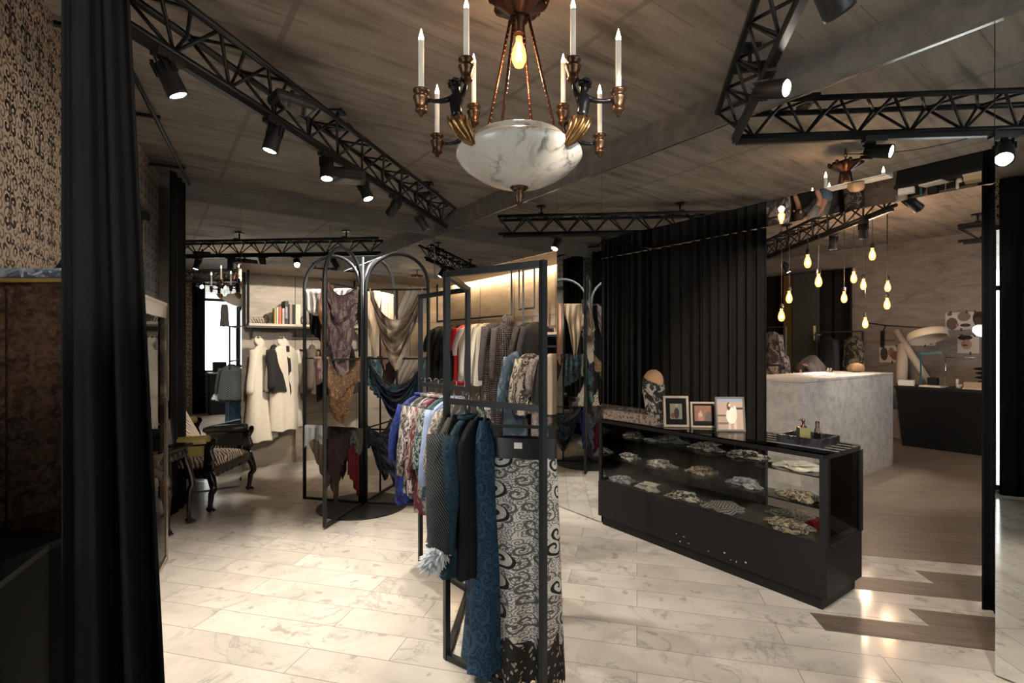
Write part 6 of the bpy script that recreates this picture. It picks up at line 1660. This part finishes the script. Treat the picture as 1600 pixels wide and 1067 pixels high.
on(MB().box(DE(9.34,2.72,W0+0.045), (0.12,0.20,0.085), rz=ANG_N+0.2).build('tape_dispenser', M_PAPER, None, bevel=0.01), 'white desk box at the left end of the worktable', 'box')
on(MB().box(DE(9.50,2.44,W0+0.07), (0.10,0.12,0.13), rz=ANG_N).build('pen_box', M_CASE, None, bevel=0.006), 'black box of pens on the worktable', 'box')
on(MB().lathe([(0.02,0),(0.02,0.12),(0.012,0.125)], DE(9.50,2.16,W0), 14).build('white_tube', M_PAPER), 'small white tube standing on the worktable', 'tube')
on(MB().lathe([(0.035,0),(0.035,0.05),(0.03,0.055)], DE(9.52,2.02,W0), 16).build('black_jar', M_CASE), 'small black jar beside the white tube', 'jar')
on(MB().lathe([(0.028,0),(0.034,0.05),(0.030,0.052),(0.024,0.01)], DE(9.42,2.12,W0), 16, cap=False).build('small_cup', M_WHITE, None, solid=0.003), 'small white cup near the white tube', 'cup')
# acrylic stands with teal band
m = MB(); m.bar(DE(9.40,2.56,W0), DE(9.40,2.56,W0+0.50), 0.016, 0.016); m.bar(DE(9.40,2.56,W0+0.49), DE(9.40,2.30,W0+0.50), 0.05, 0.03)
on(m.build('display_stand', plain('teal_metal', (0.03,0.14,0.17), 0.4)), 'thin stand with a teal top bar on the worktable', 'stand')
m = MB(); m.tube([DE(9.44,2.28,W0), DE(9.44,2.28,W0+0.48)], 0.007, 8); m.tube([DE(9.44,2.28,W0+0.44), DE(9.44,1.95,W0+0.44)], 0.005, 8); m.box(DE(9.44,2.28,W0+0.006), (0.14,0.14,0.012))
on(m.build('t_stand', M_CHROME), 'thin metal T-shaped jewellery stand on the worktable', 'stand')
# patterned robe hanging at the right of the table, coat on the counter end, bin
garment('print_robe', 'brown floral robe hanging beside the worktable by the curtain', 'robe', DE(8.9,1.28,1.44), ANG_N+pi/2, F_('brown_flower_print', (0.22,0.13,0.09), (0.03,0.02,0.018), 'floral', 9, c3=(0.30,0.24,0.19)), L=1.30, w=0.34, hem=0.60, sleeve=0.3, seed=410, thick=0.2)
rb = MB(); rb.bar(DE(8.9,1.5,1.42), DE(8.9,1.0,1.42), 0.02, 0.02)
for e in (1.5, 1.0): rb.bar(DE(8.9,e,0), DE(8.9,e,1.42), 0.02, 0.02)
tag(rb.build('clothes_rail', M_BLK), 'short black rail carrying the brown floral robe', 'clothes rail')
garment('dark_coat', 'dark coat hanging at the far end of the marble counter', 'coat', DE(7.86,2.62,1.20), ANG_N+pi/2, F_('dark_taupe_wool', (0.045,0.037,0.033), kind='plain'), L=0.48, w=0.30, sleeve=0.35, seed=411, thick=0.2)
rb = MB(); rb.bar(DE(7.67,2.62,1.14), DE(7.92,2.62,1.18), 0.015, 0.015); tag(rb.build('coat_hook', M_BLK), 'black coat hook at the end of the marble counter', 'hook')
on(MB().box(DE(7.82,2.62,0.30), (0.24,0.30,0.60), rz=ANG_N).build('waste_bin', plain('pale_grey_bin', (0.26,0.24,0.22), 0.5), None, bevel=0.01), 'pale grey bin beside the end of the marble counter', 'bin')
# ------------------------------------------------------------------ person bending behind the counter
def person():
    B = px(1262, 600, 8.4); x0, y0 = B.x, B.y
    th = thing('person', 'person in a grey T-shirt and jeans bending down behind the marble counter', 'person', (x0, y0, 0))
    P = lambda r, b, z: Vector((x0 + r, y0 + b, z))       # r to the right, b away
    sk_ = plain('skin', (0.42,0.22,0.15), 0.6)
    nodes = [(P(0.30,0.1,0.90), 0.155), (P(0.17,0.08,1.08), 0.15), (P(0.02,0.05,1.20), 0.165), (P(-0.08,0.02,1.17), 0.06), (P(-0.15,0.0,1.12), 0.085), (P(-0.19,-0.02,1.05), 0.075),
             (P(0.00,-0.14,1.13), 0.060), (P(0.09,-0.20,0.93), 0.045), (P(0.02,-0.20,0.72), 0.034), (P(0.0,-0.2,0.64), 0.032),
             (P(-0.02,0.22,1.10), 0.058), (P(0.0,0.26,0.90), 0.045), (P(-0.10,0.22,0.70), 0.034), (P(-0.12,0.22,0.62), 0.032),
             (P(0.30,-0.01,0.82), 0.10), (P(0.16,-0.05,0.48), 0.068), (P(0.26,-0.05,0.10), 0.042), (P(0.16,-0.05,0.045), 0.036),
             (P(0.32,0.21,0.82), 0.10), (P(0.28,0.24,0.48), 0.068), (P(0.38,0.24,0.10), 0.042), (P(0.28,0.24,0.045), 0.036)]
    edges = [(0,1),(1,2),(2,3),(3,4),(4,5),(2,6),(6,7),(7,8),(8,9),(2,10),(10,11),(11,12),(12,13),(0,14),(14,15),(15,16),(16,17),(0,18),(18,19),(19,20),(20,21)]
    skinned('body', nodes, edges, sk_, th)
    def cloth(nm, ns, mat, grow):
        for k_, seq in enumerate(ns):
            m = MB(); m.tube([nodes[i][0] for i in seq], [nodes[i][1]+grow for i in seq], 16); m.build(nm, mat, th)
    cloth('t_shirt', [(0,1,2)], plain('grey_tshirt_cloth', (0.16,0.145,0.135), 0.85), 0.030)
    gt = plain('grey_tshirt_cloth', (0,0,0)); jn = plain('blue_jeans', (0.07,0.11,0.16), 0.85)
    for a_, b_ in ((6,7), (10,11)):
        A_, B_ = nodes[a_][0], nodes[b_][0]; m = MB(); m.tube([nodes[2][0]*0.4+A_*0.6, A_, A_+(B_-A_)*0.55], [0.085, 0.078, 0.066], 14); m.build('sleeve', gt, th)
    for seq in ((0,14,15,16), (0,18,19,20)):
        m = MB(); m.tube([nodes[i][0] for i in seq], [nodes[i][1]+0.014 for i in seq], 14); m.build('trouser_leg', jn, th)
    hr = MB(); hc = P(-0.155, 0.0, 1.10)
    hr.ball(hc + Vector((0.015,0.0,0.02)), 0.098, 16, 12, sc=(0.95,0.95,1.0)); hr.build('hair', plain('dark_brown_hair', (0.03,0.018,0.012), 0.7), th)
    fc = MB(); fc.ball(P(-0.245,-0.03,1.06), 0.016, 8, 6); fc.ball(P(-0.17,-0.095,1.09), 0.022, 8, 6, sc=(1,0.4,1.3)); fc.build('nose_and_ear', sk_, th)
    hn = MB()
    for (c, s) in ((P(0.0,-0.2,0.64), 1), (P(-0.12,0.22,0.62), -1)):
        for q in range(4):
            o_ = Vector(((q-1.5)*0.018, 0, 0)); hn.tube([c + o_, c + o_*1.1 + Vector((-0.01,0,-0.045)), c + o_*1.1 + Vector((-0.025,0,-0.075))], [0.009, 0.0085, 0.007], 8)
        hn.tube([c + Vector((0.02, 0, 0.0)), c + Vector((0.035, 0.0, -0.03)), c + Vector((0.03,0,-0.05))], [0.010, 0.009, 0.007], 8)
    hn.build('fingers', sk_, th)
    sh_ = MB()
    for c in (nodes[17][0], nodes[21][0]): sh_.ball((c.x-0.03, c.y, 0.045), 1.0, 14, 8, sc=(0.13, 0.05, 0.045))
    sh_.build('shoes', M_CASE, th)
person()
# ------------------------------------------------------------------ near the street window (seen in the mirrors)
dk = thing('window_desk', 'black counter under the street window, seen in the back mirror', 'desk', DE(1.9, -0.75))
m = MB(); debox(m, 1.10, 2.70, -0.97, -0.55, 0.0, 0.90); m.build('body', M_CASE, dk)
m = MB(); debox(m, 1.08, 2.72, -0.98, -0.53, 0.90, 0.925); m.build('top', plain('pale_stone_sill', (0.4,0.38,0.35), 0.4), dk)
lp = thing('laptop', 'open dark laptop on the window counter, seen in the back mirror', 'laptop', DE(1.30, -0.75, 0.926))
m = MB(); debox(m, 1.18, 1.46, -0.86, -0.66, 0.926, 0.94); m.build('keyboard_base', M_CASE, lp)
m = MB(); m.bar(DE(1.32,-0.87,0.93), DE(1.32,-0.90,1.15), 0.28, 0.008, up=(UU.x,UU.y,0)); m.build('screen', M_CASE, lp)
garment('window_dress', 'sleeveless grey and white dress hanging in the street window, seen in the mirror', 'dress', DE(1.42,-0.90,2.55), ANG_N, F_('grey_white_split', (0.30,0.28,0.27), kind='plain'), L=0.50, w=0.15, hem=0.20, sleeve=0, seed=500, thick=0.1)
tag(MB().tube([DE(1.42,-0.90,2.57), DE(1.42,-0.93,CEIL-0.001)], 0.003, 6).build('hanging_wire', M_BLK), 'thin wire holding the dress in the street window', 'wire')

# ------------------------------------------------------------------ the photographer's tripod, seen in the back mirror
tr = thing('camera_tripod', 'black tripod with a camera, seen small in the back mirror', 'tripod', (0, -0.10, 0))
for a in (90, 210, 330):
    d = Vector((cos(radians(a)), sin(radians(a)), 0)); m = MB()
    m.tube([Vector((0,-0.10,1.36)) + d*0.03, Vector((0,-0.10,0.7)) + d*0.20, Vector((0,-0.10,0.008)) + d*0.38], [0.014, 0.012, 0.008], 8); m.build('leg', M_LAMP, tr)
MB().tube([(0,-0.10,1.30), (0,-0.10,1.43)], 0.02, 10).build('centre_column', M_LAMP, tr)
cbm = MB(); cbm.box((0,-0.12,1.485), (0.13, 0.06, 0.10)); cbm.tube([(0,-0.09,1.49), (0,-0.03,1.497)], 0.032, 16); cbm.build('camera_body', M_LAMP, tr, bevel=0.004)
